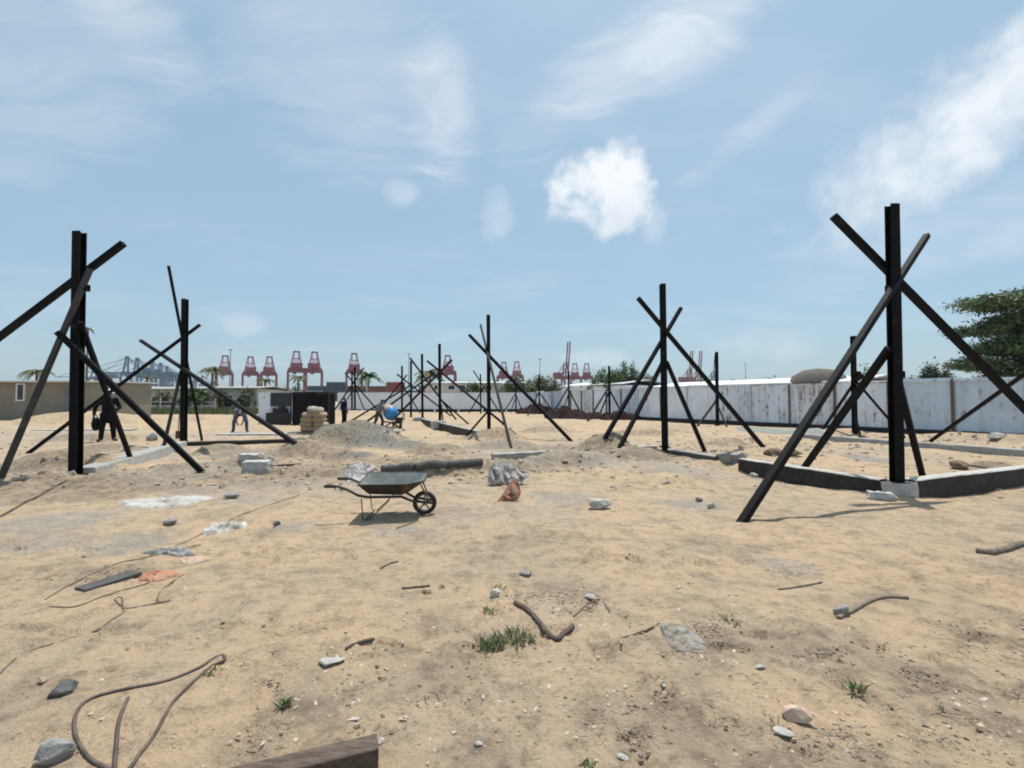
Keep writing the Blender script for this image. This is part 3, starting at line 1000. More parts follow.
# long white roofed sheds behind the hoarding
def long_shed(label, pa, pb, h, dpt):
    a, b_ = Vector(pa), Vector(pb)
    c = (a + b_) / 2
    t = thing('storage_shed', label, 'shed', (c.x, c.y, 0))
    d = (b_ - a)
    rz = math.atan2(d.y, d.x)
    n = Vector((d.y, -d.x)).normalized()
    if n.x < 0:
        n = -n
    cc = c + n * dpt / 2
    MB().box((cc.x, cc.y, h / 2 - .2), (d.length, dpt, h + .2), rz).build('wall', wallgrey, t)
    a3, b3 = a - n * .4, b_ - n * .4
    a4, b4 = a + n * dpt * .5, b_ + n * dpt * .5
    a5, b5 = a + n * (dpt + .4), b_ + n * (dpt + .4)
    vs = [(a3.x, a3.y, h), (b3.x, b3.y, h), (b4.x, b4.y, h + .5), (a4.x, a4.y, h + .5), (a5.x, a5.y, h), (b5.x, b5.y, h)]
    vs += [(v[0], v[1], v[2] + .1) for v in vs]
    MB().add(vs, [(6, 7, 8, 9), (9, 8, 11, 10), (0, 3, 2, 1), (3, 4, 5, 2), (0, 1, 7, 6), (4, 10, 11, 5), (0, 6, 9, 3), (3, 9, 10, 4), (1, 2, 8, 7), (2, 5, 11, 8)]).build('roof', roof_white, t)


long_shed('long shed with a white sheet roof showing above the hoarding beyond the shrubs', (23.5, 30.5), (14.5, 47), 2.75, 7)
long_shed('farther shed with a bright white roof behind the green shrubs', (13.0, 52), (7.0, 64), 3.3, 7)
# rounded thatched hut
c = at(818, 378, 34)
t = thing('thatched_hut', 'rounded grey thatched hut roof showing above the hoarding', 'hut', (c.x, 34, 0))
MB().lathe((c.x, 34, 0), [(0, 2.2), (1.9, 2.2), (1.95, 2.6), (1.7, 3.3), (1.0, 3.75), (.02, 3.9)], 20).build('roof', thatch, t, smooth=True)
MB().lathe((c.x, 34, 0), [(1.5, -.1), (1.5, 2.3)], 16).build('wall', timber, t)
c = at(722, 380, 31)


# ------------------------------------------------------------------ steel columns with props
COLS = []
HC = .115


def column(name, label, base, top, braces, height=5.0, Y=None, extra=None, w=.155, pad=None, ws=.8):
    hpx = base[1] - top[1]
    Yc = Y if Y else F_PX * height / hpx
    pb = at(base[0], base[1], Yc)
    pt = at(top[0], top[1], Yc)
    gz = g(pb.x, pb.y)
    z0 = min(pb.z, gz) - .05
    t = thing(name, label, 'steel column', (pb.x, pb.y, z0), 'braced steel columns')
    top3 = Vector((pt.x, Yc, pt.z))
    MB().hbeam((pb.x, Yc, z0), top3, w, w, .02, (0, 1, 0)).build('post', steel, t)
    MB().box((pb.x, Yc, max(pb.z, gz) + .012), (w * 1.7, w * 1.7, .03)).build('base_plate', steel, t)
    for (foot, cross, end, off, bw) in braces:
        P = at(cross[0], cross[1], Yc + off)
        if foot[0] == 'p':
            Fp = at(*foot[1:])
            Fp.z = min(Fp.z, g(Fp.x, Fp.y))
        elif len(foot) == 2:
            Fp = gnd(*foot)
        else:
            Fp = Vector(foot)
        if off and abs(off) < .25 and Yc < 32:
            MB().box((P.x, Yc + off * .55, P.z), (.10, abs(off) * .9, .13)).build('cleat', steel, t)
        Fp = Fp + (Fp - P).normalized() * .06
        d = (P - Fp)
        if end is None:
            E = P + d.normalized() * .05
        else:
            best, E = 1e9, P
            for k in range(0, 400):
                q = P + d * (k / 200.0) * (1.0)
                x, y = proj(q)
                e = (x - end[0]) ** 2 + (y - end[1]) ** 2
                if e < best:
                    best, E = e, q
        m_ = steel
        if isinstance(bw, tuple):
            bw, m_ = bw
        bw *= ws
        MB().bar(Fp, E, bw, bw).build('brace', m_, t)
    COLS.append((pb, Yc))
    return t


o_ = .135
column('braced_column', 'tallest looking braced black column standing on the right corner of the low foundation', (897, 483), (892, 205), [
    ((1104, 488), (889, 272), (831, 217), .0 + o_, .13),
    ((742, 522), (893, 288), (931, 238), -o_, .115),
    ((804, 468), (888, 350), None, 0, .13),
    ((923, 478), (897, 375), None, o_, .12)])
column('braced_column', 'braced column at midfield with pale concrete beam at its foot and two crossed props above', (665, 447), (662.5, 284), [
    ((763, 447), (664, 329), (637, 299), -o_, .13),
    ((605.5, 437), (664, 337), (683, 309), o_, .12),
    ((620, 447), (662, 364), None, -.05, .12),
    ((705, 452), (667, 363), None, -.05, .12)])
column('braced_column', 'braced column rising from a brown soil mound near the picture middle', (489, 431), (488.3, 315), [
    ((571, 441), (488.5, 355), (469, 335), o_, .14),
    ((511, 447.5), (487, 351), (479.5, 325), -o_, .10),
    ((466, 436.4), (488, 411), None, 0, .09)])
column('braced_column', 'nearest braced column of the receding centre row behind the soil mound', (440, 424), (439.5, 344), [
    ((505, 425), (439.5, 371), (427, 361), -o_, .13),
    (('p', 392, 421, 33), (440, 372), (452, 360), o_, .13),
    ((468.5, 424), (440, 399), None, 0, .12),
    ((443.5, 425), (441, 405), None, -.1, .1)])
column('braced_column', 'second braced column of the receding centre row, between two taller ones', (422.5, 420.5), (422, 354), [
    ((456, 419.5), (422, 374), (406, 361), -o_, .13),
    (('p', 363, 424, 29), (422, 382), (430, 377), o_, .13)])
column('braced_column', 'third braced column of the receding centre row, right of the blue mixer', (411, 418), (411, 361), [
    ((451, 416), (411, 385), (396, 375.5), -o_, .13),
    (('p', 351, 421, 33), (411, 385), None, o_, .13)])
column('braced_column', 'last and smallest braced column of the centre row just above the blue mixer', (402, 417), (402, 366), [
    (('p', 376, 407, 46), (402, 381), (408, 376), -o_, .13),
    ((420, 413), (402, 384), None, o_, .12)])
column('braced_column', 'slim braced column left of centre with a long thin pole leaning past its top', (183.5, 446), (185, 299), [
    ((202, 440.5), (181, 331), (169, 266), -o_, .085),
    ((28, 453.5), (185, 336), (200, 324), o_, .12),
    ((294, 442.5), (185, 370), (140, 342), -o_ - .06, .12),
    ((162, 454), (181, 372), None, -.04, .10)])
column('braced_column', 'nearest left braced column with a grey sunlit prop and a long prop leaving the frame', (75.5, 479), (79.5, 232), [
    ((-14.2, 9.3, 0), (79, 277), (124, 245), o_, .13),
    ((1, 478), (82.5, 287), (92.5, 269), -o_, (.10, steel_grey)),  # second brace: sunlit look put into its lighter steel colour
    ((202, 472), (76, 350), (58, 332), -o_ - .02, .12),
    ((133, 465), (81, 324), None, -.04, .10)], w=.16)
column('braced_column', 'column behind the right corner column with a dark bundle tied at its prop joint', (855, 438), (853, 336), [
    ((905, 438), (856, 381), (850, 376), -o_, .12),
    ((823, 429), (854, 383), (860, 376), o_, .12),
    ((861, 438), (855, 415), None, 0, .09)], Y=19.8)
column('braced_column', 'lone braced column close in front of the hoarding with green tarp to its right', (717.5, 427), (716.5, 352), [
    ((697.5, 426), (716, 401), None, -.1, .12),
    ((727, 427), (717.5, 405), None, -.1, .10)], Y=28)
column('braced_column', 'braced column in front of the hoarding below the green shrubs', (609.7, 415.5), (609, 366), [
    ((587.5, 421.5), (609.5, 386), None, -.15, .13),
    (('p', 625, 418.5, 37), (610, 391), None, -.15, .12),
    (('p', 598, 418, 37.8), (609, 392), None, .1, .11)], Y=36.5)
column('braced_column', 'braced column above the dark scrap heap nearest the raised red crane', (569, 414), (568.6, 371), [
    (('p', 552, 414, 46), (568.6, 387), None, -.15, .12),
    (('p', 582, 415.5, 42.5), (568.6, 389), None, -.15, .12),
    (('p', 561, 415, 45.5), (568.6, 394), None, .1, .10)], Y=44)
column('braced_column', 'small braced column at the corner where the pale wall meets the hoarding', (539.3, 409), (539, 374.5), [
    ((527.6, 415.6), (539, 392), None, -.15, .13),
    (('p', 555, 413.5, 48), (539, 392), None, -.15, .13),
    (('p', 541.5, 413.5, 50.3), (539, 396), None, -.15, .10)], Y=50)
column('braced_column', 'small braced column against the pale wall right of the centre mound column', (516, 411), (515.6, 378), [
    (('p', 503, 413, 52.4), (516, 393), None, -.15, .12),
    (('p', 523, 413, 51.6), (516, 395), None, -.15, .12),
    (('p', 510, 413.2, 52), (516, 397), None, -.15, .10)], Y=52)
column('braced_column', 'far braced column just left of the centre mound column', (480.8, 411), (480.4, 374), [
    ((500, 413), (480.5, 382), (471, 372), -.18, .12),
    (('p', 469, 413, 51.5), (480.5, 393), (486, 384), .18, .12)], Y=50)
column('braced_column', 'far braced column behind the standing man right of the black cubicle', (355, 416.5), (354.7, 367), [
    (('p', 332, 413.5, 49), (354.7, 381), (366, 369.5), -.18, .13),
    (('p', 381, 413.5, 49), (354.7, 384), (343, 374.7), .18, .13),
    (('p', 366, 414, 48), (356, 389), None, -.1, .10)])
column('braced_column', 'far braced column beside a twin behind the standing man, the left one', (352, 415.5), (352, 371), [
    (('p', 338, 413, 51), (352, 392), None, -.1, .10)], Y=50)
# a column just beyond the right edge of the view, its prop reaching into it
p = Vector((15.3, 11.7, .1))
t = thing('braced_column', 'column just past the right edge whose long prop crosses the hoarding', 'steel column', (p.x, p.y, -.1), 'braced steel columns')
MB().hbeam((p.x, p.y, -.1), (p.x, p.y, 5.05), .155, .155, .015).build('post', steel, t)
MB().bar(gnd(930, 441.5), (p.x - .18, p.y + .1, 3.5), .09, .09).build('brace', steel, t)
MB().bar((17.4, 8.6, -.1), (p.x + .1, p.y - .18, 3.5), .09, .09).build('brace', steel, t)
# bundle at the joint
c = at(857, 376, 19.5)
b = MB()
rr = random.Random(5)
for i in range(7):
    b.ball(c + Vector((rr.uniform(-.14, .14), rr.uniform(-.05, .1), rr.uniform(-.16, .16))), (rr.uniform(.08, .15), .1, rr.uniform(.08, .14)), 8, 6)
tag(b.build('cloth_bundle', black_cloth, None, c), 'dark bundle tied on the props behind the right corner column', 'bundle')


# ------------------------------------------------------------------ ground beams
def gbeam(label, a, b_, zt, hgt_, wid, name='ground_beam', mats=None, seg=None, group='foundation ground beams', parts=None):
    a, b_ = Vector((a[0], a[1])), Vector((b_[0], b_[1]))
    c = (a + b_) / 2
    L = (b_ - a).length
    n = max(2, int(L / .25))
    d = (b_ - a).normalized()
    s_ = Vector((-d.y, d.x))
    rr = random.Random(int(L * 1000))
    vs, fs, mi = [], [], []
    prof = [(-.5, -1), (-.5, -.04), (-.44, 0), (.44, 0), (.5, -.04), (.5, -1)]
    for i in range(n + 1):
        p = a + d * (L * i / n)
        jz = rr.uniform(-.005, .005)
        for (u, v) in prof:
            q = p + s_ * (u * wid + rr.uniform(-.008, .008))
            vs.append((q.x, q.y, zt + jz + (v * hgt_ if v <= -.5 else v * .5)))
    k = len(prof)
    mb = MB()
    off = 0
    for i in range(n):
        for j in range(k - 1):
            fs.append((i * k + j, (i + 1) * k + j, (i + 1) * k + j + 1, i * k + j + 1))
            mi.append(1 if j in (0, 4) else 0)
    fs.append(tuple(range(k)))
    mi.append(1)
    fs.append(tuple(range(n * k, n * k + k)[::-1]))
    mi.append(1)
    mb.v, mb.f, mb.m = vs, fs, mi
    return tag(mb.build(name, mats or [concrete, bitumen], None, (c.x, c.y, zt - hgt_)), label, 'ground beam', group)


PA, PB, PI, PH = Vector((6.93, 8.2)), Vector((4.70, 13.96)), Vector((-8.85, 9.2)), Vector((-11.2, 15.5))
dAB = (PB - PA).normalized()
dR2 = Vector((.925, .38))
gbeam('black sided ground beam running left and back from the right corner column', PA + dAB * .25, PA + dAB * 3.4, .13, .55, .22)
gbeam('black sided ground beam running right from the corner column to the frame edge', PA + dR2 * .25, (15.1, 11.55), .15, .55, .22)
gbeam('pale short ground beam at the foot of the midfield column', PA + dAB * 4.1, PB - dAB * .2, .10, .5, .26, mats=[concrete_grey, formboard])
gbeam('far pale grey ground beam crossing behind the right corner column', (15.15, 11.9), (11.9, 18.9), .16, .5, .28, mats=[concrete_grey, concrete_grey])
gbeam('dark ground beam along the foot of the receding centre row', (-1.35, 20.3), (-6.6, 33.6), .16, .5, .28, mats=[concrete_grey, bitumen])
gbeam('pale concrete ground beam running back from the nearest left column', PI + Vector((.05, .2)), PH - Vector((-.1, .25)), .19, .6, .40, mats=[concrete_grey, concrete])
gbeam('black ground beam running right from the foot of the slim left column', PH + Vector((.1, .05)), (-7.4, 17.0), .14, .4, .24, mats=[bitumen, bitumen])
gbeam('half buried mortar topped ground beam between the midfield column and the wheelbarrow', (-.5, 11.65), (4.3, 13.7), .21, .6, .16, mats=[concrete, concrete_grey])
gbeam('low grey strip foundation crossing behind the bending man on the left', (-13.2, 20.6), (-8.2, 20.9), .05, .4, .5, mats=[concrete, concrete_grey])
gbeam('farther pale strip foundation on the left in front of the tan hut', (-27, 23.0), (-19.5, 23.6), .06, .4, .4, mats=[concrete, concrete_grey])


gbeam('short black strip standing in for the shade in the small pit right of the squared block', (-5.62, 10.75), (-5.05, 10.95), .05, .3, .16, mats=[bitumen, bitumen])  # black piece added to darken the pit, standing in for its shade


def block(label, c, size, rz, material, name='concrete_block', seed=1, rough=.03, cat='concrete block', group=None):
    bm = bmesh.new()
    bmesh.ops.create_cube(bm, size=1)
    bmesh.ops.subdivide_edges(bm, edges=bm.edges, cuts=3, use_grid_fill=True)
    r_ = random.Random(seed)
    M = Matrix.Rotation(rz, 3, 'Z')
    mn = min(size)
    mb = MB()
    vs = []
    for v in bm.verts:
        q = Vector(v.co)
        k = sum(1 for x in q if abs(x) > .49)
        q *= (1 - .035 * (k == 3) - .012 * (k == 2))
        q = Vector((q.x * size[0], q.y * size[1], q.z * size[2])) + Vector([r_.uniform(-1, 1) * rough * mn for _ in range(3)])
        vs.append(M @ q + Vector(c) + Vector((0, 0, size[2] / 2)))
    mb.add(vs, [[v.index for v in f.verts] for f in bm.faces])
    bm.free()
    return tag(mb.build(name, material, None, c), label, cat, group)


block('pale concrete footing under the right corner column', (6.90, 8.15, -.28), (.38, .38, .40), .4, concrete, 'concrete_footing', 3, .04, 'footing', 'column footings')
block('pale concrete footing on the centre row beam under its nearest column', (-4.55, 28.1, -.2), (.8, .8, .45), .38, concrete, 'concrete_footing', 4, .04, 'footing', 'column footings')
block('small concrete footing on the centre row beam farther back', (-6.95, 34.1, -.2), (.8, .8, .42), .38, concrete, 'concrete_footing', 5, .04, 'footing', 'column footings')
p = gnd(254, 473)
block('pale squared concrete block at the edge of the small pit', (p.x, p.y + .12, p.z - .06), (.53, .30, .30), .06, concrete, seed=8, rough=.05)
p2 = gnd(252, 459)
block('rough flat concrete slab lying behind the squared block', (p2.x, p2.y, p2.z - .03), (.46, .3, .16), -.1, concrete, seed=9, rough=.12)
block('broken concrete lump at the end of the black beam by the right corner', (*gnd(881, 500).xy, -.12), (.34, .2, .17), -.3, concrete, seed=10, rough=.14)
p = gnd(731, 461)
block('sand caked rubble lump in the gap of the right ground beam', (p.x, p.y, p.z - .05), (.55, .4, .26), .3, rock, seed=11, rough=.16, name='rubble_lump')
p = gnd(600, 511)
rk = MB()


# ------------------------------------------------------------------ stones
def stone_mesh(size, seed, sharp=.25):
    bm = bmesh.new()
    bmesh.ops.create_icosphere(bm, subdivisions=2, radius=.5)
    r_ = random.Random(seed)
    planes = [(Vector((r_.gauss(0, 1), r_.gauss(0, 1), r_.gauss(0, 1))).normalized(), r_.uniform(.20, .38)) for _ in range(9)]
    vs = []
    for v in bm.verts:
        q = Vector(v.co)
        for n, dd in planes:
            e = q.dot(n) - dd
            if e > 0:
                q -= n * e
        q += Vector([r_.uniform(-.02, .02) for _ in range(3)])
        vs.append(Vector((q.x * size[0], q.y * size[1], q.z * size[2])))
    fs = [[v.index for v in f.verts] for f in bm.faces]
    bm.free()
    return vs, fs


def stone(label, px, py, wpx, hpx, material, rz=0, seed=1, flat=.5, name='stone', cat='stone', group='loose stones'):
    p = gnd(px, py)
    wd = wpx / F_PX * p.y
    dep = wd * .6
    ht = max(.02, wd * flat)
    vs, fs = stone_mesh((wd, dep, ht), seed)
    M = Matrix.Rotation(rz, 3, 'Z')
    c = Vector((p.x, p.y + dep * .4, g(p.x, p.y + dep * .4)))
    return tag(MB().add([M @ v + c + Vector((0, 0, ht * .3)) for v in vs], fs).build(name, material, None, c), label, cat, group)


stone('pointed concrete chunk with dark underside right of the torn sacks', 601, 510, 27, 18, rock_pale, .2, 31, .62, 'concrete_chunk', 'rubble')
stone('dark lens shaped stone left of the big cable loop', 57, 697, 36, 20, rock_dark, .45, 32, .42)
stone('grey angular stone cut by the bottom edge below the cable', 40, 772, 48, 22, rock, -.2, 33, .5)
stone('small dark stone below the flat white mortar patch', 167, 525, 16, 8, rock, .1, 34, .45)
stone('flat oval white stone on the brown speckled sand near the timber', 327, 669, 38, 12, rock_pale, .35, 35, .18)
stone('round bright white pebble beside the green weed tuft', 494.5, 598, 14, 13, white_m, 0, 36, .7)
stone('grey lump in the small gravel patch above the bent root', 527, 578, 18, 9, rock, .1, 37, .35)
stone('white chip beyond the bent root on its right', 592, 599, 14, 8, rock_pale, -.5, 38, .3)
stone('pinkish shell coloured stone at lower right', 806, 728, 34, 22, mat('pinkish_stone', (.56, .38, .29), (.50, .44, .33), 6, .9), -.4, 39, .55)
stone('white stone just left of the pinkish stone at lower right', 786, 738, 22, 10, rock_pale, -.5, 40, .3)
stone('grey block shaped stone by the end of the curved hose', 846, 618, 22, 14, rock, .3, 41, .6)
stone('small white stone on the right foreground soil', 762, 670, 13, 8, rock_pale, .2, 42, .5)
stone('light grey stone right of the black beam rubble', 756, 478, 13, 6, rock_pale, .2, 43, .5)
stone('tan clod standing in front of the hoarding at right', 1000, 441, 22, 9, rock_pale, 0, 44, .4)
stone('brown clod behind the midfield beam', 776, 456, 22, 9, mat('brown_clod', (.20, .145, .10), (.15, .11, .08), 8, 1), .2, 45, .5)
stone('brown clod right of another clod behind the right beam', 798, 457, 18, 8, MATS['brown_clod'], -.2, 46, .5)
stone('dark clod behind the right corner column foot', 965, 470, 26, 10, MATS['brown_clod'], -.2, 47, .4)
stone('white lump among the pale mortar crumbs left of the right prop foot', 713, 508, 13, 8, white_m, .2, 48, .6)
stone('grey crumb beside the white mortar lump', 700, 502, 10, 6, rock, .5, 49, .6)
stone('little grey stone behind the mortar patch on the left', 229, 499, 18, 9, rock, .2, 50, .4)
stone('dark pebble lying right of the mortar patch', 276, 526, 9, 7, rock_dark, .3, 51, .7)
stone('grey rock on the sand at the left below the long prop', 150, 441, 14, 9, rock, .3, 52, .7)
stone('white chip at the bottom near the middle', 624, 762, 14, 10, rock_pale, -.7, 53, .4)
stone('white shard beside the timber end', 379, 745, 11, 10, rock_pale, .9, 54, .4)
stone('pale pebble near the lower edge below the gravel chips', 478, 748, 11, 7, rock_pale, .3, 55, .5)
stone('small dark clod on the bare sand left of centre', 222, 625, 7, 5, MATS['brown_clod'], .3, 56, .6)

# flat dried mortar splashes: thin crusts with thickness
def crust(label, px, py, wpx, dpx, material, seed, th=.025, name='mortar_patch', cat='mortar', group='dried mortar patches', lump=.012):
    p = gnd(px, py)
    rx = wpx / 2 / F_PX * p.y
    ry = dpx / 2 * p.y * p.y / (F_PX * EYE)
    r_ = random.Random(seed)
    n, rings = 36, 7
    ph = [r_.uniform(0, 6.28) for _ in range(5)]
    vs, fs = [], []
    for k in range(rings + 1):
        f = k / rings
        for j in range(n):
            a = 2 * math.pi * j / n
            rad = f * (1 + .16 * math.sin(2 * a + ph[0]) + .12 * math.sin(3 * a + ph[1]) + .08 * math.sin(7 * a + ph[2]) + .05 * math.sin(11 * a + ph[3]))
            x, y = p.x + rx * rad * math.cos(a), p.y + ry * rad * math.sin(a)
            z = g(x, y) + (th if f < .9 else (-.02 if f == 1 else th * .7)) + r_.uniform(-1, 1) * lump * (f < .95)
            vs.append((x, y, z))
    for k in range(rings):
        for j in range(n):
            fs.append((k * n + j, k * n + (j + 1) % n, (k + 1) * n + (j + 1) % n, (k + 1) * n + j))
    fs.append(tuple(range(n)))
    return tag(MB().add(vs, fs).build(name, material, None, p), label, cat, group)


crust('long flat white mortar patch in front of the nearest left column', 164, 503, 72, 12, mortar, 1)
crust('crumpled whitish paper scrap lying right of the mortar patch', 224, 529, 34, 11, white_m, 2, .03, 'paper_scrap', 'scrap', None, .03)
crust('pale worn wooden board half sunk behind the rusty wire', 170, 552, 44, 7, rock, 3, .02, 'sunken_board', 'board', None)

# poles / formwork lying along the grid line
def gline(pts, lift):
    out = []
    for (px, py) in pts:
        p = gnd(px, py)
        out.append(Vector((p.x, p.y, p.z + lift)))
    return out


def lying_log(label, a, b_, r_, material, seed, group='dark poles lying end to end', name='timber_pole'):
    pa, pb_ = gnd(*a), gnd(*b_)
    rr = random.Random(seed)
    n = 9
    pts, rad = [], []
    zz0 = max(pa.z, pb_.z) + r_ * .65
    for i in range(n):
        q = pa.lerp(pb_, i / (n - 1))
        pts.append(Vector((q.x + rr.uniform(-.008, .008), q.y + rr.uniform(-.008, .008), max(g(q.x, q.y) + r_ * .55, q.z + r_ * .6))))
        rad.append(r_ * rr.uniform(.92, 1.06))
    return tag(MB().tube(pts, rad, 12).build(name, material, None, pts[n // 2], smooth=True), label, 'pole', group)


lying_log('left one of the dark weathered poles behind the wheelbarrow', (382, 472), (414, 470), .085, formboard, 1)
lying_log('middle one of the dark weathered poles behind the wheelbarrow', (414.5, 470), (447, 467.5), .085, formboard, 2)
lying_log('right one of the dark weathered poles behind the wheelbarrow', (447.5, 467.5), (482, 464), .08, formboard, 3)

# foreground timber baulk
a3, b3 = gnd(238, 812), gnd(374, 776)
d = (b3 - a3).normalized()
a3 = a3 - d * .1
tb = MB().bar(a3 + Vector((0, .05, .055)), b3 + Vector((0, .05, .055)), .10, .115)
tag(tb.build('timber_baulk', timber_dark, None, b3, bevel=.006), 'dark squared timber baulk cut by the bottom edge', 'timber')


# cables, roots and sticks
def smooth_pts(pts, n=8):
    out = []
    k = len(pts)
    for i in range(k - 1):
        p0, p1, p2, p3 = pts[max(i - 1, 0)], pts[i], pts[i + 1], pts[min(i + 2, k - 1)]
        for j in range(n):
            t = j / n
            out.append(tuple(.5 * ((2 * p1[c]) + (-p0[c] + p2[c]) * t + (2 * p0[c] - 5 * p1[c] + 4 * p2[c] - p3[c]) * t * t + (-p0[c] + 3 * p1[c] - 3 * p2[c] + p3[c]) * t ** 3) for c in (0, 1)))
    out.append(tuple(pts[-1][:2]))
    return out


def cable(name, label, pts, r_, material, cat, group=None, lift=.6, jit=0, parent=None, taper=None):
    pp = smooth_pts(pts)
    rr = random.Random(len(pp))
    w3 = []
    for i, (px, py) in enumerate(pp):
        p = gnd(px, py)
        w3.append(Vector((p.x + rr.uniform(-jit, jit), p.y + rr.uniform(-jit, jit), p.z + r_ * lift)))
    # keep it above the soil: light smoothing of the heights
    for _ in range(2):
        w3 = [w3[0]] + [Vector((w3[i].x, w3[i].y, max(w3[i].z, (w3[i - 1].z + w3[i + 1].z) / 2))) for i in range(1, len(w3) - 1)] + [w3[-1]]
    rad = [r_ * (1 - (taper or 0) * i / len(w3)) * (rr.uniform(.85, 1.15) if jit else 1) for i in range(len(w3))]
    o = MB().tube(w3, rad, 8).build(name, material, None, w3[0], smooth=True)
    return tag(o, label, cat, group)


cable('cable', 'thick brown cable looping across the lower left foreground', [(118, 775), (90, 760), (76, 738), (76, 715), (90, 700), (125, 690), (165, 682), (198, 669), (212, 660), (222, 656), (224, 661), (210, 668), (192, 684), (172, 705), (155, 735), (140, 755), (126, 775)], .0085, cable_m, 'cable')
cable('cable', 'short cable end standing up inside the brown cable loop', [(114, 776), (116, 750), (119, 722), (128, 699)], .009, cable_m, 'cable')
cable('wire', 'long thin rusty wire running from the left edge with a small loop', [(-6, 680), (20, 656), (50, 645), (80, 636), (98, 630), (112, 620), (124, 611), (115, 600), (122, 598), (124, 608), (140, 607), (170, 601), (158, 602), (162, 590), (183, 575)], .005, wire_m, 'wire', 'thin wires on the sand')
cable('wire', 'tangled thin wire lying over the dark board', [(45, 600), (70, 585), (95, 573), (120, 563), (145, 558), (170, 552), (200, 545)], .005, wire_m, 'wire', 'thin wires on the sand')
cable('wire', 'curved thin wire below the dark board', [(50, 607), (75, 607), (100, 598), (125, 590), (150, 583)], .005, wire_m, 'wire', 'thin wires on the sand')
cable('wire', 'faint straight wire stretched behind the paper scrap', [(150, 556), (190, 540), (240, 516), (300, 495)], .005, wire_m, 'wire', 'thin wires on the sand')
cable('cable', 'dark cable trailing from the nearest left column foot to the frame edge', [(66, 481), (50, 490), (38, 497), (25, 503), (10, 512), (-8, 521)], .016, cable_m, 'cable')
cable('hose', 'brown curved hose on the right foreground sand', [(838, 619), (850, 613), (868, 603), (885, 598), (908, 599)], .016, mat('tan_hose', (.22, .17, .12), (.16, .12, .09), 10, .8), 'hose')
cable('root', 'bent dark brown root beside the green weeds', [(515, 604), (528, 612), (537, 621), (546, 633), (556, 641), (563, 636), (573, 628)], .018, timber_dark, 'root', None, .7, .004)
cable('stick', 'short dark stick right of the bare sand', [(345, 650), (355, 645), (364, 642), (374, 640)], .010, timber_dark, 'stick', 'loose sticks', .7, .003)
cable('stick', 'short straight stick above the brown speckled sand', [(402, 589), (415, 588), (430, 586.5)], .009, timber_dark, 'stick', 'loose sticks', .7, .002)
cable('stick', 'pale driftwood branch at the right edge', [(976, 553), (990, 554), (1005, 551), (1020, 546), (1036, 543)], .035, timber, 'stick', 'loose sticks', .5, .006)
cable('stick', 'thin dry stalk right of the bent root', [(610, 613), (600, 600), (585, 607), (574, 617)], .006, wire_m, 'stick', 'loose sticks', .7, .004)
cable('stick', 'dry twig along the grey sand at mid right', [(616, 640), (640, 633), (660, 624)], .006, wire_m, 'stick', 'loose sticks', .7, .004)
cable('stick', 'dark bent twig lying behind the right corner beam', [(955, 463), (970, 466), (988, 469)], .02, timber_dark, 'stick', 'loose sticks', .7, .004)
cable('stick', 'small twig on the sand below the wheelbarrow', [(380, 569), (390, 564), (398, 562)], .008, timber_dark, 'stick', 'loose sticks', .7, .004)
cable('stick', 'grey stick flat on the sand in front of the wheelbarrow wheel', [(396, 529), (405, 526), (416, 522)], .010, timber, 'stick', 'loose sticks', .7, .002)
cable('stick', 'dry stick by the curved hose', [(778, 590), (795, 588), (822, 583)], .008, wire_m, 'stick', 'loose sticks', .7, .002)
p1, p2 = gnd(80, 591), gnd(132, 576)
dk = MB().bar(p1 + Vector((0, 0, .006)), p2 + Vector((0, .05, .012)), .15, .03)
tag(dk.build('board', formboard, None, p1, bevel=.004), 'dark grey board under tangled wire on the left', 'board')


# crumpled cloth and plastic
PT = NT(plastic_m.node_tree)
pb__ = PT.n['Principled BSDF']
PT.put(pb__.inputs['Alpha'], PT.ramp(PT.noise(PT.node('ShaderNodeTexCoord').outputs['Object'], 16, 5, .6), .35, .65, .15, .85))
def crumple(name, label, px, py, wpx, dpx, ht, material, seed, cat, group=None, folds=5):
    p = gnd(px, py)
    rx = wpx / 2 / F_PX * p.y
    ry = dpx / 2 * p.y * p.y / (F_PX * EYE)
    n = 26
    r_ = random.Random(seed)
    ph = [(r_.uniform(2, 9), r_.uniform(2, 9), r_.uniform(0, 6.28)) for _ in range(folds)]
    top, bot = [], []
    for i in range(n):
        for j in range(n):
            u, v = 2 * i / (n - 1) - 1, 2 * j / (n - 1) - 1
            # square to wobbly disc
            uu, vv = u * math.sqrt(1 - v * v / 2), v * math.sqrt(1 - u * u / 2)
            x = p.x + rx * uu * (1 + .15 * math.sin(4 * vv + seed))
            y = p.y + ry * vv * (1 + .15 * math.sin(4 * uu + seed))
            e = max(0, 1 - (uu * uu + vv * vv))
            z = sum(abs(math.sin(a * uu + b_ * vv + c)) for a, b_, c in ph) / folds
            zz = g(x, y) + ht * z * e ** .45 + .004
            top.append((x, y, zz))
            bot.append((x, y, min(zz - .006, g(x, y) - .01)))
    N = n * n
    fs = []
    for i in range(n - 1):
        for j in range(n - 1):
            a, b_, c, d_ = i * n + j, (i + 1) * n + j, (i + 1) * n + j + 1, i * n + j + 1
            fs += [(a, b_, c, d_), (N + a, N + d_, N + c, N + b_)]
    ring = [i * n for i in range(n)] + [(n - 1) * n + j for j in range(1, n)] + [i * n + n - 1 for i in range(n - 2, -1, -1)] + [j for j in range(n - 2, 0, -1)]
    for k in range(len(ring)):
        a, b_ = ring[k], ring[(k + 1) % len(ring)]
        fs.append((a, N + a, N + b_, b_))
    return tag(MB().add(top + bot, fs).build(name, material, None, p), label, cat, group)


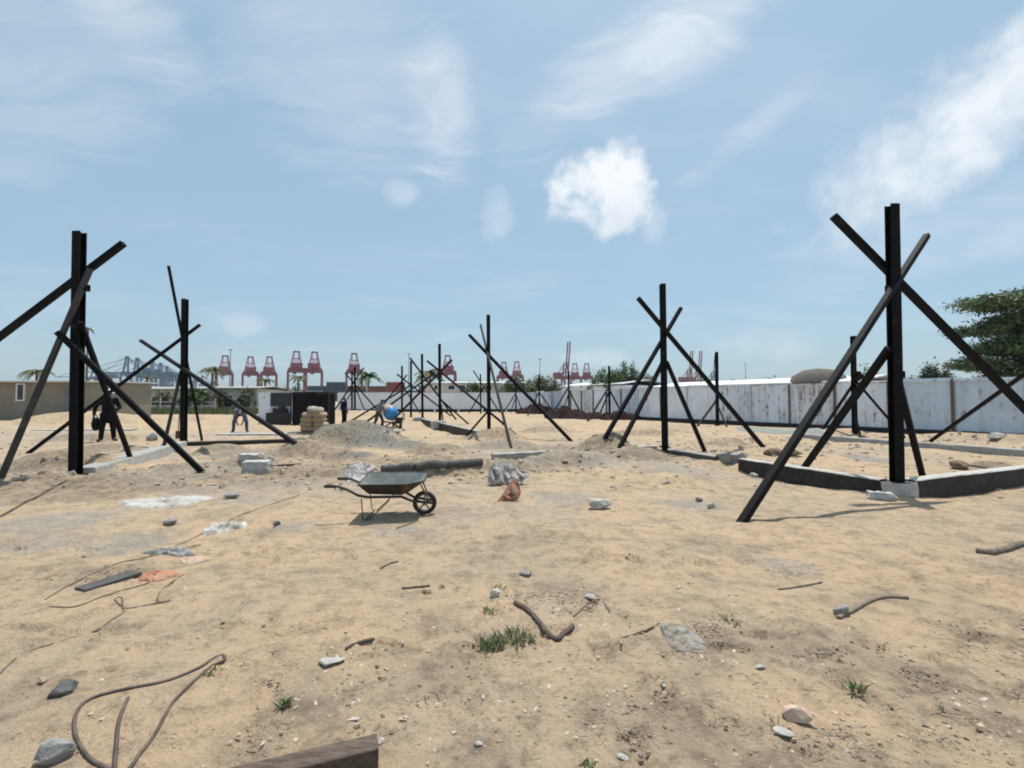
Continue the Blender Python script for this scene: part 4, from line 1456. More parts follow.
crumple('plastic_bag', 'flattened bluish clear plastic bag on the grey sand', 682, 637, 36, 30, .035, plastic_m, 4, 'plastic bag')
crumple('cloth_rag', 'orange rag lying at the right end of the tangled wire', 158, 577, 34, 10, .05, orange_m, 6, 'rag')
crumple('cloth_rag', 'small pale pink rag beyond the orange rag', 195, 561, 26, 8, .03, mat('pink_rag', (.48, .32, .24), (.4, .3, .22), 6, .9), 7, 'rag')
crumple('tarpaulin', 'flat green tarpaulin on the ground before the hoarding', 775, 431, 60, 9, .10, tarp_green, 8, 'tarpaulin')
crumple('plastic_sheet', 'pale bluish plastic sheet left of the right corner column', 872, 459, 40, 9, .06, plastic_m, 9, 'plastic sheet')
crumple('cloth_sheet', 'pale cement stained sack lying behind the wheelbarrow handles', 362, 474, 28, 10, .08, sack_grey, 15, 'sack')

# torn cement sacks by the wheelbarrow
def sack_scrap(name, label, outline, Ybase, th, material, cat, lean, seed):
    """an upright folded piece of sacking: outline in pixels at one distance, bent and thick"""
    r_ = random.Random(seed)
    bm_pts = [at(px, py, Ybase) for px, py in outline]
    c = sum(bm_pts, Vector()) / len(bm_pts)
    base_z = min(p.z for p in bm_pts)
    gz = g(c.x, Ybase)
    sh = gz - base_z - .01
    rings = 5
    vs, fs = [], []
    n = len(bm_pts)
    for side in (-1, 1):
        for k in range(rings + 1):
            f = k / rings
            for p in bm_pts:
                q = c.lerp(p, f)
                bulge = th * (1 - f ** 2) * (.55 + .45 * math.sin(38 * q.x + 21 * q.z + seed)) + .012
                yy = Ybase + side * bulge + (q.z - base_z) * lean + r_.uniform(-.022, .022)
                vs.append((q.x, yy, q.z + sh))
    for s_ in (0, 1):
        o = s_ * (rings + 1) * n
        for k in range(rings):
            for j in range(n):
                fs.append((o + k * n + j, o + k * n + (j + 1) % n, o + (k + 1) * n + (j + 1) % n, o + (k + 1) * n + j))
    o = (rings + 1) * n
    for j in range(n):
        a, b_ = rings * n + j, rings * n + (j + 1) % n
        fs.append((a, b_, o + b_, o + a))
    return tag(MB().add(vs, fs).build(name, material, None, (c.x, Ybase, gz)), label, cat, 'torn cement sacks')


Yk = gnd(500, 487).y + .1
sack_scrap('torn_sack', 'dusty grey folded sack left of the others behind the red one', [(488, 484), (487, 478), (490, 468), (496, 463), (501, 464), (503, 472), (504, 484), (496, 487)], Yk, .14, sack_grey, 'sack', .5, 1)
sack_scrap('torn_sack', 'brown grey sack standing folded between the grey one and the patterned one', [(503, 484), (503, 474), (505, 465), (510, 463), (513, 467), (513, 476), (512, 484)], Yk + .05, .10, sack_grey, 'sack', .5, 2)
sack_scrap('torn_sack', 'grey printed sack slumped to the right behind the red one', [(507, 483), (507, 476), (513, 468), (519, 471), (527, 473), (530, 476), (524, 480), (520, 485)], Yk + .0, .13, sack_grey, 'sack', .7, 3)
Yk = gnd(508, 502).y + .06
sack_scrap('torn_sack', 'small peaked red brown sack piece in front of the grey sacks', [(497, 502), (501, 498), (507, 489), (514, 480), (519, 486), (521, 494), (519, 500), (510, 503)], Yk, .08, [sack_red], 'sack', .6, 4)

# dark heap of scrap along the wall
def heap(name, label, px, py, wpx, dep, ht, material, seed, cat, group=None):
    p = gnd(px, py)
    rx = wpx / 2 / F_PX * p.y
    n = 40
    vs, fs = [], []
    for i in range(n + 1):
        for j in range(13):
            u, v = 2 * i / n - 1, 2 * j / 12 - 1
            x, y = p.x + rx * u, p.y + dep * v
            e = max(0, 1 - u * u) ** .5 * max(0, 1 - v * v)
            z = ht * e * (1 + .9 * float(vnoise(np.array(x * 1.3), np.array(y * 1.3), seed)) + .7 * float(vnoise(np.array(x * 4.0), np.array(y * 4.0), seed + 1)))
            vs.append((x, y, g(x, y) + z - .06))
    for i in range(n):
        for j in range(12):
            fs.append((i * 13 + j, (i + 1) * 13 + j, (i + 1) * 13 + j + 1, i * 13 + j + 1))
    return tag(MB().add(vs, fs).build(name, material, None, p), label, cat, group)


heap('spoil_heap', 'long low dark heap at the foot of the hoarding below the raised red crane', 567, 416.5, 46, 1.3, .70, darksoil, 71, 'heap', 'dark spoil heaps')
heap('spoil_heap', 'dark heap left of the raised red crane at the wall corner', 536, 413.8, 40, 1.2, .9, darksoil, 72, 'heap', 'dark spoil heaps')
heap('spoil_heap', 'dark heap between the column under the shrubs and the one nearest the raised crane', 592, 417.5, 34, 1.0, .5, darksoil, 74, 'heap', 'dark spoil heaps')
heap('spoil_heap', 'low dark heap running on behind the props of the midfield column', 624, 419.5, 50, 1.0, .6, darksoil, 73, 'heap', 'dark spoil heaps')

# ------------------------------------------------------------------ cement bags on a board
pz = at(308, 433.5, 20.6)
pz.z = g(pz.x, pz.y)
Yc = pz.y + .35
board = MB().box((pz.x - .1, Yc, pz.z + .05), (1.7, .7, .08))
tag(board.build('timber_board', timber, None, (pz.x, Yc, pz.z)), 'dark timber board under the stacked cement bags', 'board')


def bag_mesh(L, D, H, seed):
    r_ = random.Random(seed)
    mb = MB()
    n, m_ = 14, 8
    vs = []
    for s_ in (1, -1):
        for i in range(n + 1):
            for j in range(m_ + 1):
                u, v = 2 * i / n - 1, 2 * j / m_ - 1
                e = ((1 - abs(u) ** 10) * (1 - abs(v) ** 8)) ** .5
                vs.append((u * L / 2 * (1 - .04 * v * v), v * D / 2 * (1 - .05 * u * u), s_ * H / 2 * e * (1 + .10 * math.sin(5 * u + seed) * math.cos(4 * v))))
    N = (n + 1) * (m_ + 1)
    fs = []
    for i in range(n):
        for j in range(m_):
            a, b_, c, d_ = i * (m_ + 1) + j, (i + 1) * (m_ + 1) + j, (i + 1) * (m_ + 1) + j + 1, i * (m_ + 1) + j + 1
            fs += [(a, b_, c, d_), (N + a, N + d_, N + c, N + b_)]
    return vs, fs


rowword = ['bottom', 'second', 'third', 'fourth']
z0 = pz.z + .095
bag_i = 0
for lv in range(4):
    for sd in (-1, 1):
        Lw = .60 - .02 * lv
        Hh = .235
        vs, fs = bag_mesh(Lw, .50, Hh, bag_i)
        cx = pz.x + .12 + sd * (Lw / 2 - .01) + (.03 * ((lv * 7 + sd) % 3 - 1))
        zc = z0 + .115 + lv * .225
        M = Matrix.Rotation(.04 * ((lv * 5 + sd) % 3 - 1), 3, 'Z') @ Matrix.Rotation(.05 * sd * (lv == 3), 3, 'Y')
        c = Vector((cx, Yc, zc))
        o = MB().add([M @ Vector(v) + c for v in vs], fs).build('cement_bag', sack_m, None, c - Vector((0, 0, Hh / 2)), smooth=True)
        tag(o, '%s paper cement bag in the %s layer of the stack' % ('left' if sd < 0 else 'right', rowword[lv]), 'cement bag', 'stacked cement bags')
        bag_i += 1
vs, fs = bag_mesh(.62, .5, .25, 77)
M = Matrix.Rotation(R(8), 3, 'Y')
c = Vector((pz.x + .18, Yc, z0 + .10 + 4 * .225 + .02))
tag(MB().add([M @ Vector(v) + c for v in vs], fs).build('cement_bag', mat('pale_paper', (.42, .37, .30), (.34, .29, .23), 5, .9), None, c, smooth=True), 'single paler cement bag lying on top of the stack', 'cement bag', 'stacked cement bags')
q = at(330, 432, 21.6)
vs, fs = stone_mesh((.75, .5, .5), 60)
q.z = g(q.x, q.y) + .14
tag(MB().add([Matrix.Rotation(R(-25), 3, 'Y') @ v + q for v in vs], fs).build('boulder', rock_dark, None, q), 'dark slanting boulder right of the cement bags', 'boulder')


# ------------------------------------------------------------------ wheelbarrow
wb_c = Vector((-1.71, 6.32, 0))
wb_c.z = g(-1.22, 6.35) - .0
wbar = thing('wheelbarrow', 'worn metal wheelbarrow with rusty front standing on the sand', 'wheelbarrow', wb_c)
WR = Matrix.Rotation(R(5), 3, 'Z')


def wl(v):
    return WR @ Vector(v) + wb_c


def wbuild(mb, name, mats, parent=wbar, smooth=False, bevel=0):
    mb.v = [tuple(wl(v)) for v in mb.v]
    return mb.build(name, mats, parent, None, smooth, bevel)


# tray: inner and outer shell. rim and floor outlines (x, y, z)
rim = [(-.33, -.33, .475), (.28, -.34, .475), (.52, -.25, .50), (.52, .25, .535), (.28, .34, .53), (-.33, .33, .53)]
flo = [(-.22, -.20, .335), (.20, -.21, .315), (.28, -.15, .325), (.28, .15, .325), (.20, .21, .315), (-.22, .20, .335)]
mb = MB()
vs = rim + flo + [(x * .98, y * .96, z + .012) for x, y, z in flo] + [(x * .985, y * .965, z) for x, y, z in rim]
fs, mi = [], []
for i in range(6):
    j = (i + 1) % 6
    fs.append((i, j, 6 + j, 6 + i)); mi.append(2 if i in (1, 2, 3) else 0)
    fs.append((18 + i, 12 + i, 12 + j, 18 + j)); mi.append(1)
    fs.append((i, 18 + i, 18 + j, j)); mi.append(2 if i in (1, 2, 3) else 1)
fs += [(6, 7, 8, 9, 10, 11), (17, 16, 15, 14, 13, 12)]
mi += [0, 1]
mb.v, mb.f, mb.m = vs, fs, mi
tray = wbuild(mb, 'tray', [tray_out, tray_in, rust_tray])
rl = MB().tube(rim, .011, 8, closed=True)
wbuild(rl, 'rim_roll', tray_out, wbar, True)
cem = MB()
cv = [(x * .93, y * .90, z + .045 + .02 * math.sin(7 * x + 5 * y)) for x, y, z in flo]
cem.add(cv + [(-.05, 0, .36)], [(i, (i + 1) % 6, 6) for i in range(6)])
wbuild(cem, 'cement_residue', mat('damp_cement', (.17, .185, .19), (.23, .24, .235), 10, .7, 0, .4, 40), wbar)
for sgn in (-1, 1):
    h = MB().tube([(-.74, sgn * .29, .46), (-.58, sgn * .29, .455), (-.47, sgn * .28, .41), (-.34, sgn * .26, .33), (-.22, sgn * .24, .30), (.20, sgn * .17, .285), (.34, sgn * .12, .215), (.62, sgn * .075, .17)], .017, 10)
    hh = wbuild(h, 'handle', tray_out, wbar, True)
    gr = MB().tube([(-.76, sgn * .29, .46), (-.62, sgn * .29, .457)], .021, 10)
    wbuild(gr, 'grip', rubber, hh, True)
    lg = MB().tube([(-.30, sgn * .25, .29), (-.27, sgn * .27, .02), (-.20, sgn * .27, .005), (.06, sgn * .21, .25)], .007, 8)
    wbuild(lg, 'leg', tray_out, wbar, True)
wbuild(MB().tube([(-.235, -.27, .012), (-.235, .27, .012)], .009, 8), 'leg_stay', tray_out)
wbuild(MB().tube([(.44, -.13, .47), (.50, -.10, .34), (.58, -.08, .19)], .010, 8), 'front_stay', rust_tray)
wbuild(MB().tube([(.44, .13, .47), (.50, .10, .34), (.58, .08, .19)], .010, 8), 'front_stay', rust_tray)
wc = (.50, 0, .163)
whl = MB()
whl.lathe((.50, 0, .163), [(.118, -.028), (.140, -.036), (.157, -.026), (.165, 0), (.157, .026), (.140, .036), (.118, .028), (.118, -.028)], 32, (0, 1, 0))
wheel = wbuild(MB().lathe((.50, -.07, .163), [(.0, 0), (.026, 0), (.026, .14), (0, .14)], 14, (0, 1, 0)), 'wheel', rim_m)
wbuild(whl, 'tyre', rubber, wheel, True)
rm = MB().lathe((.50, 0, .163), [(.106, -.024), (.120, -.024), (.120, .024), (.106, .024), (.106, -.024)], 28, (0, 1, 0))
for k in range(5):
    a = 2 * math.pi * k / 5 + .3
    rm.bar((.50 + .02 * math.cos(a), 0, .163 + .02 * math.sin(a)), (.50 + .110 * math.cos(a), 0, .163 + .110 * math.sin(a)), .020, .012, (0, 1, 0))
wbuild(rm, 'rim', rim_m, wheel)

# ------------------------------------------------------------------ cement mixer
mx = at(392, 428, 24.6)
mx.z = g(mx.x, mx.y)
cm_ = thing('cement_mixer', 'blue drum cement mixer on a dark wheeled stand beside the worker', 'cement mixer', mx)
s = 1.0
ax = Vector((-.55, .45, .60)).normalized()
dc = mx + Vector((.05, 0, .66))
drum = MB().lathe(dc, [(.0, -.04), (.22, -.04), (.33, .07), (.38, .20), (.38, .40)], 22, ax)
drum.build('drum', blue_paint, cm_, smooth=True)
cone = MB().lathe(dc, [(.385, .40), (.36, .50), (.25, .76), (.22, .78), (.20, .74)], 22, ax)
cone.build('drum_mouth', peach, cm_, smooth=True)
yk = MB().tube([mx + Vector((-.5, 0, .55)), mx + Vector((-.42, -.1, .40)), mx + Vector((0, -.1, .34)), mx + Vector((.42, -.1, .40)), mx + Vector((.52, 0, .62))], .04, 8)
yk.build('yoke', bitumen, cm_, smooth=True)
fr = MB().bar(mx + Vector((-.45, -.15, .06)), mx + Vector((0, 0, .36)), .07).bar(mx + Vector((.45, -.15, .06)), mx + Vector((0, 0, .36)), .07).bar(mx + Vector((0, .45, .06)), mx + Vector((0, 0, .36)), .07).bar(mx + Vector((-.5, -.15, .1)), mx + Vector((.5, -.15, .1)), .06)
fr.build('stand', bitumen, cm_)
for sg in (-1, 1):
    MB().lathe(mx + Vector((sg * .5, -.15, .16)), [(0, -.05), (.15, -.05), (.17, 0), (.15, .05), (0, .05)], 16, (1, 0, 0)).build('wheel', rubber, cm_)
MB().box(mx + Vector((.34, .1, .45)), (.34, .36, .34)).build('motor_box', bitumen, cm_, bevel=.02)
MB().lathe(mx + Vector((.62, 0, .66)), [(.17, -.02), (.2, -.02), (.2, .02), (.17, .02), (.17, -.02)], 18, (1, 0, 0)).build('tipping_wheel', bitumen, cm_)
for i, (px, py, s_) in enumerate([(387, 433, 6), (397, 433.5, 7), (403, 431, 6), (384, 433, 5)]):
    stone(['pale broken lump at the mixer stand on its left', 'pale broken lump before the mixer stand', 'pale lump right of the mixer stand', 'small pale lump left of the mixer between worker and stand'][i], px, py, s_, 5, rock_pale, .3 * i, 90 + i, .7, 'rubble_lump', 'rubble', 'rubble around the mixer')

# shovel leaning on the slim left column
sp = gnd(178, 438.5)
t = thing('shovel', 'thin long handled shovel standing beside the slim left column', 'shovel', sp)
MB().tube([sp + Vector((0, 0, .25)), sp + Vector((.03, .06, 1.75))], .018, 8).build('handle', timber, t)
MB().add([sp + Vector(v) for v in [(-.11, 0, -.03), (.11, 0, -.03), (.12, .02, .30), (-.12, .02, .30), (-.11, .02, -.03), (.11, .02, -.03), (.12, .04, .30), (-.12, .04, .30)]],
         [(0, 1, 2, 3), (7, 6, 5, 4), (0, 4, 5, 1), (1, 5, 6, 2), (2, 6, 7, 3), (3, 7, 4, 0)]).build('blade', rust_tray, t)


# ------------------------------------------------------------------ people
def remeshed(mb, name, material, parent, voxel=.014, smooth_it=6):
    o = mb.build(name, material, parent, smooth=True)
    r_ = o.modifiers.new('r', 'REMESH')
    r_.mode, r_.voxel_size, r_.use_smooth_shade = 'VOXEL', voxel, True
    sm = o.modifiers.new('s', 'SMOOTH')
    sm.iterations, sm.factor = smooth_it, .5
    dg = bpy.context.evaluated_depsgraph_get()
    me2 = bpy.data.meshes.new_from_object(o.evaluated_get(dg))
    o.modifiers.clear()
    o.data = me2
    return o


def person(label, base, rz, J, shirt, trousers, helmet=None, hair=True, long_sleeve=True, sc=1.0, tail=0):
    """J: joints in metres, figure facing -Y when rz = 0"""
    t = thing('person', label, 'person', base)
    M = Matrix.Rotation(rz, 3, 'Z')

    def L(v):
        return M @ (Vector(v) * sc) + Vector(base)
    Q = {k: L(v) for k, v in J.items()}

    def cap(mb, a, b_, r1, r2):
        mb.capsule(Q[a] if isinstance(a, str) else a, Q[b_] if isinstance(b_, str) else b_, r1 * sc, r2 * sc)
    hd = (Q['head'] - Q['neck']).normalized()
    face = (Q['face'] - Q['head']).normalized()
    face = (face - hd * face.dot(hd)).normalized()
    side = face.cross(hd)
    body = MB()
    cap(body, 'pelvis', 'chest', .125, .145)
    cap(body, 'chest', 'neck', .12, .06)
    cap(body, 'neck', 'head', .055, .06)
    body.ball(Q['head'] + hd * .03 * sc, (.078 * sc, .088 * sc, .105 * sc), 14, 10)
    body.capsule(Q['head'] + face * .08 * sc + hd * .02 * sc, Q['head'] + face * .100 * sc - hd * .008 * sc, .010 * sc, .016 * sc)
    for s_ in (-1, 1):
        body.ball(Q['head'] + side * s_ * .082 * sc + hd * .015 * sc, (.016 * sc, .02 * sc, .03 * sc), 8, 6)
    for S in ('l', 'r'):
        cap(body, 'chest', S + 'sho', .10, .062)
        cap(body, S + 'sho', S + 'elb', .052, .042)
        cap(body, S + 'elb', S + 'wri', .041, .028)
        cap(body, 'pelvis', S + 'hip', .12, .095)
        cap(body, S + 'hip', S + 'kne', .088, .060)
        cap(body, S + 'kne', S + 'ank', .058, .038)
        fd = (Q[S + 'toe'] - Q[S + 'ank'])
        cap(body, S + 'ank', S + 'toe', .042, .035)
        hdv = (Q[S + 'wri'] - Q[S + 'elb']).normalized()
        sd = hdv.cross(face)
        sd = sd.normalized() if sd.length > .1 else side
        fw = hdv.cross(sd).normalized()
        pc = Q[S + 'wri'] + hdv * .05 * sc
        body.capsule(Q[S + 'wri'], pc + hdv * .03 * sc, .028 * sc, .034 * sc)
        for k, ln in enumerate((.055, .075, .08, .07)):
            st = pc + hdv * .03 * sc + fw * (k - 1.5) * .018 * sc
            mdp = st + hdv * ln * .6 * sc + sd * .006 * sc
            body.capsule(st, mdp, .0095 * sc, .009 * sc, 8)
            body.capsule(mdp, mdp + (hdv * .8 + sd * .5) * ln * .5 * sc, .009 * sc, .008 * sc, 8)
        body.capsule(pc, pc + (fw * (-.7) + hdv * .7) * .06 * sc, .012 * sc, .010 * sc, 8)
    remeshed(body, 'body', skin_m, t, .0115 * sc, 3)
    ey = MB()
    for s_ in (-1, 1):
        ey.ball(Q['head'] + face * .078 * sc + side * s_ * .032 * sc + hd * .028 * sc, .011 * sc, 8, 6)
    ey.build('eyes', eye_m, t)
    sh = MB()
    cap(sh, 'pelvis', 'chest', .155, .17)
    sh.capsule(Q['pelvis'].lerp(Q['chest'], .5), Q['chest'], .15 * sc, .17 * sc)
    cap(sh, 'chest', Q['chest'].lerp(Q['neck'], .7), .15, .075)
    if tail:
        sh.capsule(Q['pelvis'], Q['pelvis'] - Vector((0, 0, .16)) * sc, .17 * sc, .18 * sc)
    for S in ('l', 'r'):
        cap(sh, 'chest', S + 'sho', .12, .085)
        if long_sleeve:
            cap(sh, S + 'sho', S + 'elb', .075, .060)
            cap(sh, S + 'elb', Q[S + 'elb'].lerp(Q[S + 'wri'], .9), .060, .045)
        else:
            cap(sh, S + 'sho', Q[S + 'sho'].lerp(Q[S + 'elb'], .75), .075, .068)
    remeshed(sh, 'shirt', shirt, t, .016 * sc, 4)
    tr = MB()
    for S in ('l', 'r'):
        cap(tr, 'pelvis', S + 'hip', .145, .12)
        cap(tr, S + 'hip', S + 'kne', .112, .085)
        cap(tr, S + 'kne', Q[S + 'kne'].lerp(Q[S + 'ank'], .93), .082, .065)
    remeshed(tr, 'trousers', trousers, t, .016 * sc, 4)
    for S in ('l', 'r'):
        s2 = MB()
        cap(s2, S + 'ank', S + 'toe', .056, .047)
        cap(s2, S + 'ank', Q[S + 'ank'] - (Q[S + 'toe'] - Q[S + 'ank']) * .2 - Vector((0, 0, .02)), .055, .05)
        remeshed(s2, 'shoe', shoe_m, t, .014 * sc, 3)
    if hair:
        hm_ = MB().ball(Q['head'] + hd * .065 * sc - face * .02 * sc, (.086 * sc, .094 * sc, .088 * sc), 14, 8)
        hm_.build('hair', hair_m, t, smooth=True)
    if helmet:
        top = Q['head'] + hd * .055 * sc
        hl = MB().lathe(top, [(.155 * sc, -.005 * sc), (.150 * sc, .012 * sc), (.122 * sc, .02 * sc), (.118 * sc, .06 * sc), (.09 * sc, .105 * sc), (.045 * sc, .125 * sc), (.0, .13 * sc)], 22, hd)
        hl.build('helmet', helmet, t, smooth=True)
    return t


STAND = dict(pelvis=(0, 0, .95), chest=(0, .01, 1.30), neck=(0, .0, 1.46), head=(0, -.01, 1.58), face=(0, -.2, 1.58),
             lsho=(.19, .01, 1.40), lelb=(.24, .04, 1.10), lwri=(.24, -.05, .86), rsho=(-.19, .01, 1.40), relb=(-.24, .04, 1.10), rwri=(-.24, -.05, .86),
             lhip=(.09, 0, .90), lkne=(.10, -.02, .50), lank=(.11, .02, .09), ltoe=(.13, -.15, .05),
             rhip=(-.09, 0, .90), rkne=(-.10, -.02, .50), rank=(-.11, .02, .09), rtoe=(-.13, -.15, .05))

white_helmet = mat('white_helmet', (.80, .80, .80), (.72, .72, .72), 4, .35)
# worker at left, white helmet, a black bag at the hip
pl = gnd(107, 441.5)
J = dict(STAND)
J.update(lank=(.17, .02, .09), ltoe=(.24, -.13, .05), lkne=(.14, -.04, .50), rank=(-.16, .0, .09), rtoe=(-.22, -.15, .05), rkne=(-.13, -.05, .50),
         lelb=(.30, .06, 1.14), lwri=(.20, -.14, 1.02), relb=(-.32, .04, 1.13), rwri=(-.34, -.06, .90), face=(.05, -.2, 1.50))
person('person in black clothing and white helmet standing behind the nearest left column', pl, R(38), J, cloth_black, cloth_black, white_helmet, False, True, 1.10, 1)
bagc = pl + M @ Vector((0, 0, 0)) if False else pl + Vector((-.36, -.08, .64))
hb = MB().ball(bagc, (.15, .10, .25), 14, 10)
hb.tube([bagc + Vector((-.12, 0, .18)), bagc + Vector((-.02, 0, .36)), bagc + Vector((.12, 0, .18))], .015, 8)
tag(hb.build('carry_bag', black_cloth, None, bagc - Vector((0, 0, .24)), smooth=True), 'black bag hanging from the hand of the helmeted worker', 'bag')
# bending worker in jeans
pb_ = gnd(240, 432.5)
J = dict(pelvis=(0, .12, .92), chest=(0, -.22, 1.06), neck=(0, -.42, .98), head=(0, -.50, .88), face=(0, -.52, .70),
         lsho=(.20, -.32, 1.00), lelb=(.20, -.40, .70), lwri=(.10, -.42, .46), rsho=(-.20, -.32, 1.00), relb=(-.20, -.40, .70), rwri=(-.10, -.42, .46),
         lhip=(.13, .12, .88), lkne=(.25, .02, .48), lank=(.27, .06, .09), ltoe=(.32, -.10, .05),
         rhip=(-.13, .12, .88), rkne=(-.25, .02, .48), rank=(-.27, .06, .09), rtoe=(-.32, -.10, .05))
person('person bending over with legs apart, grey shirt and blue jeans', pb_, R(28), J, cloth_grey, cloth_jean, None, True, False, 1.06)
# standing dark figure right of the box
p3 = at(344, 425, 27.5)
p3.z = g(p3.x, p3.y)
J = dict(STAND)
J.update(relb=(-.26, .02, 1.12), rwri=(-.14, -.16, 1.02), lelb=(.25, .05, 1.12))
person('person in dark clothing standing still right of the black cubicle', p3, R(75), J, cloth_black, cloth_black, None, True, True, 1.0)
# worker at the mixer, mid stride
p4 = at(378.5, 429, 24.4)
p4.z = g(p4.x, p4.y)
J = dict(STAND)
J.update(pelvis=(0, 0, .92), chest=(0, -.10, 1.25), neck=(0, -.17, 1.40), head=(0, -.22, 1.52), face=(0, -.42, 1.48), lsho=(.18, -.12, 1.34), rsho=(-.18, -.10, 1.34),
         lelb=(.22, -.22, 1.08), lwri=(.14, -.46, 1.00), relb=(-.22, -.16, 1.06), rwri=(-.14, -.42, .98),
         lkne=(.10, -.18, .52), lank=(.10, -.20, .09), ltoe=(.10, -.38, .05), rkne=(-.10, .10, .48), rank=(-.10, .34, .12), rtoe=(-.10, .20, .05))
person('person in pale blue shirt and dark trousers stepping towards the blue mixer', p4, R(70), J, cloth_pale, mat('dark_trousers', (.03, .035, .05), (.045, .05, .065), 5, .9), None, True, False, .96)


# ------------------------------------------------------------------ trees and shrubs
def leaf_cloud(mb, c, rad, n, size, r_, flatk=1.0, droop=0):
    for _ in range(n):
        d = Vector((r_.gauss(0, 1), r_.gauss(0, 1), r_.gauss(0, 1) * flatk)) * .5
        p = c + Vector((d.x * rad[0], d.y * rad[1], d.z * rad[2]))
        s_ = size * r_.uniform(.6, 1.4)
        u = Vector((r_.gauss(0, 1), r_.gauss(0, 1), r_.gauss(0, .6))).normalized()
        v = u.cross(Vector((r_.gauss(0, .6), r_.gauss(0, .6), 1))).normalized()
        mb.add([p - u * s_, p - v * s_ * .45, p + u * s_, p + v * s_ * .45], [(0, 1, 2, 3)])


def tree(name, label, base, H, blobs, leafm, n, size, seed, trunk_r=.16, group=None, cat='tree', trunk_h=None, lean=(0, 0), tight=.36):
    """blobs: clumps as (dx, dy, z, rx, ry, rz, share)"""
    base = Vector(base)
    r_ = random.Random(seed)
    t = thing(name, label, cat, base, group)
    tk = MB()
    th = trunk_h or H * .55
    fork = base + Vector((lean[0], lean[1], th))
    tk.tube([base + Vector((0, 0, -.1)), base + Vector((lean[0] * .3, lean[1] * .3, th * .5)), fork], [trunk_r * 1.25, trunk_r, trunk_r * .75], 9)
    cr = MB()
    for (dx, dy, z, rx, ry, rz_, sh_) in blobs:
        c = base + Vector((dx, dy, z))
        mdp = fork.lerp(c, .5) + Vector((0, 0, .15 * (c - fork).length * r_.uniform(-.3, 1)))
        tk.tube([fork - Vector((0, 0, trunk_r)), mdp, c], [trunk_r * .5, trunk_r * .32, trunk_r * .1], 6)
        k = max(3, int(n * sh_ / 45))
        for _ in range(k):
            d = Vector((r_.uniform(-1, 1), r_.uniform(-1, 1), r_.uniform(-1, 1)))
            while d.length > 1:
                d = Vector((r_.uniform(-1, 1), r_.uniform(-1, 1), r_.uniform(-1, 1)))
            cc = c + Vector((d.x * rx, d.y * ry, d.z * rz_))
            leaf_cloud(cr, cc, (rx * tight, ry * tight, rz_ * tight + size * .6), 45, size, r_)
    tk.build('trunk', bark, t, smooth=True)
    cr.build('crown', leafm, t)
    return t


# big tree at the right edge, spreading tiers
bR = Vector((42.8, 35, 0))
tiers = [(-5.2, 0, 9.0, 2.6, 2.4, .55, .9), (-1.5, 1, 9.6, 2.6, 2.2, .6, .9), (1.5, 0, 9.2, 3, 2.5, .8, 1), (-3.0, 0, 7.6, 2.6, 2.4, .75, 1.1), (-6.2, .4, 6.9, 2.0, 1.8, .4, .5),
         (-.5, 1, 7.6, 2.8, 2.4, 1.0, 1.4), (-4.6, 0, 5.6, 2.3, 2.2, .7, 1.0), (-1.8, 0, 5.4, 2.8, 2.5, 1.2, 1.7), (-6.6, .3, 4.3, 1.8, 1.6, .45, .5), (2, 0, 5.5, 3, 2.5, 1.6, 1.5), (-2.5, 0, 3.4, 3.2, 2.4, 1.0, 1.5), (1.8, .5, 3.0, 3, 2.4, 1.2, 1.2)]
tree('broadleaf_tree', 'big dark green spreading tree behind the hoarding at the right edge', bR, 10, tiers, mat('leaf_soft', (.075, .125, .055), (.125, .175, .080), 1.2, .6), 4600, .14, 11, .3, trunk_h=3.5, tight=.34)


def shrub(label, px, pyt, Yb, wpx, leafm, seed, n=1600, group='trees behind the hoarding', name='leafy_tree', size=.14, zlow=1.2, cat='tree'):
    base = at(px, 399, Yb)
    base.z = 0
    ztop = at(px, pyt, Yb).z
    hw = wpx / 2 / F_PX * Yb
    r_ = random.Random(seed)
    bl = []
    k = max(4, int(wpx / 7))
    for i in range(k):
        f = (i + .5) / k * 2 - 1
        zt = zlow + (ztop - zlow) * (1 - .55 * f * f) * r_.uniform(.72, .98)
        bl.append((f * hw * .85, r_.uniform(-1, 1), (zt + zlow) / 2 + .15 * (zt - zlow), hw / k * 1.9 + .2, 1.0, (zt - zlow) * .42, 1.0))
    return tree(name, label, base, ztop, bl, leafm, n / 1.0 / k * 1.0 * 1.0, size, seed, .10, group, cat, trunk_h=max(.6, zlow * .8))


shrub('light green tree behind the hoarding below and right of the raised red crane', 604, 364, 58, 26, leaf_mid, 21, 3600)
shrub('green spreading tree behind the hoarding right of the paler one', 622, 358, 56, 36, leaf_mid, 22, 8000)
shrub('low green bush topping the wall left of the corner', 518, 377, 62, 34, leaf_mid, 23, 5000)
shrub('yellowish bush above the wall corner under the light mast', 545, 369, 66, 34, leaf_olive, 24, 5600)
shrub('thin grey green sapling in front of the white roof', 700, 381, 44, 14, leaf_olive, 25, 900)
shrub('dark low thicket behind the hoarding left of the big right tree', 930, 366, 40, 62, leaf_dark, 26, 8000)
shrub('small bushy tree over the hoarding just left of the right corner column', 866, 366, 37, 22, leaf_olive, 27, 1300)
shrub('yellow green bush between the pale green houses', 197, 385, 57, 26, leaf_mid, 28, 3000, 'bushes by the green houses', 'garden_bush', .16, .3, 'bush')
shrub('dull olive bush left of the pale green house windows', 265, 391, 61, 14, leaf_olive, 29, 900, 'bushes by the green houses', 'garden_bush', .14, .3, 'bush')
shrub('dark bush at the right end of the tan hut', 103, 391, 58, 16, leaf_olive, 30, 1100, 'bushes by the green houses', 'garden_bush', .15, .3, 'bush')
shrub('leafy green bush above the boundary wall just left of the mound column', 474, 380, 64, 22, leaf_mid, 61, 2600)
shrub('rounded green treetop between the midfield column and the shrubs', 650, 374, 58, 26, leaf_dark, 62, 4000)
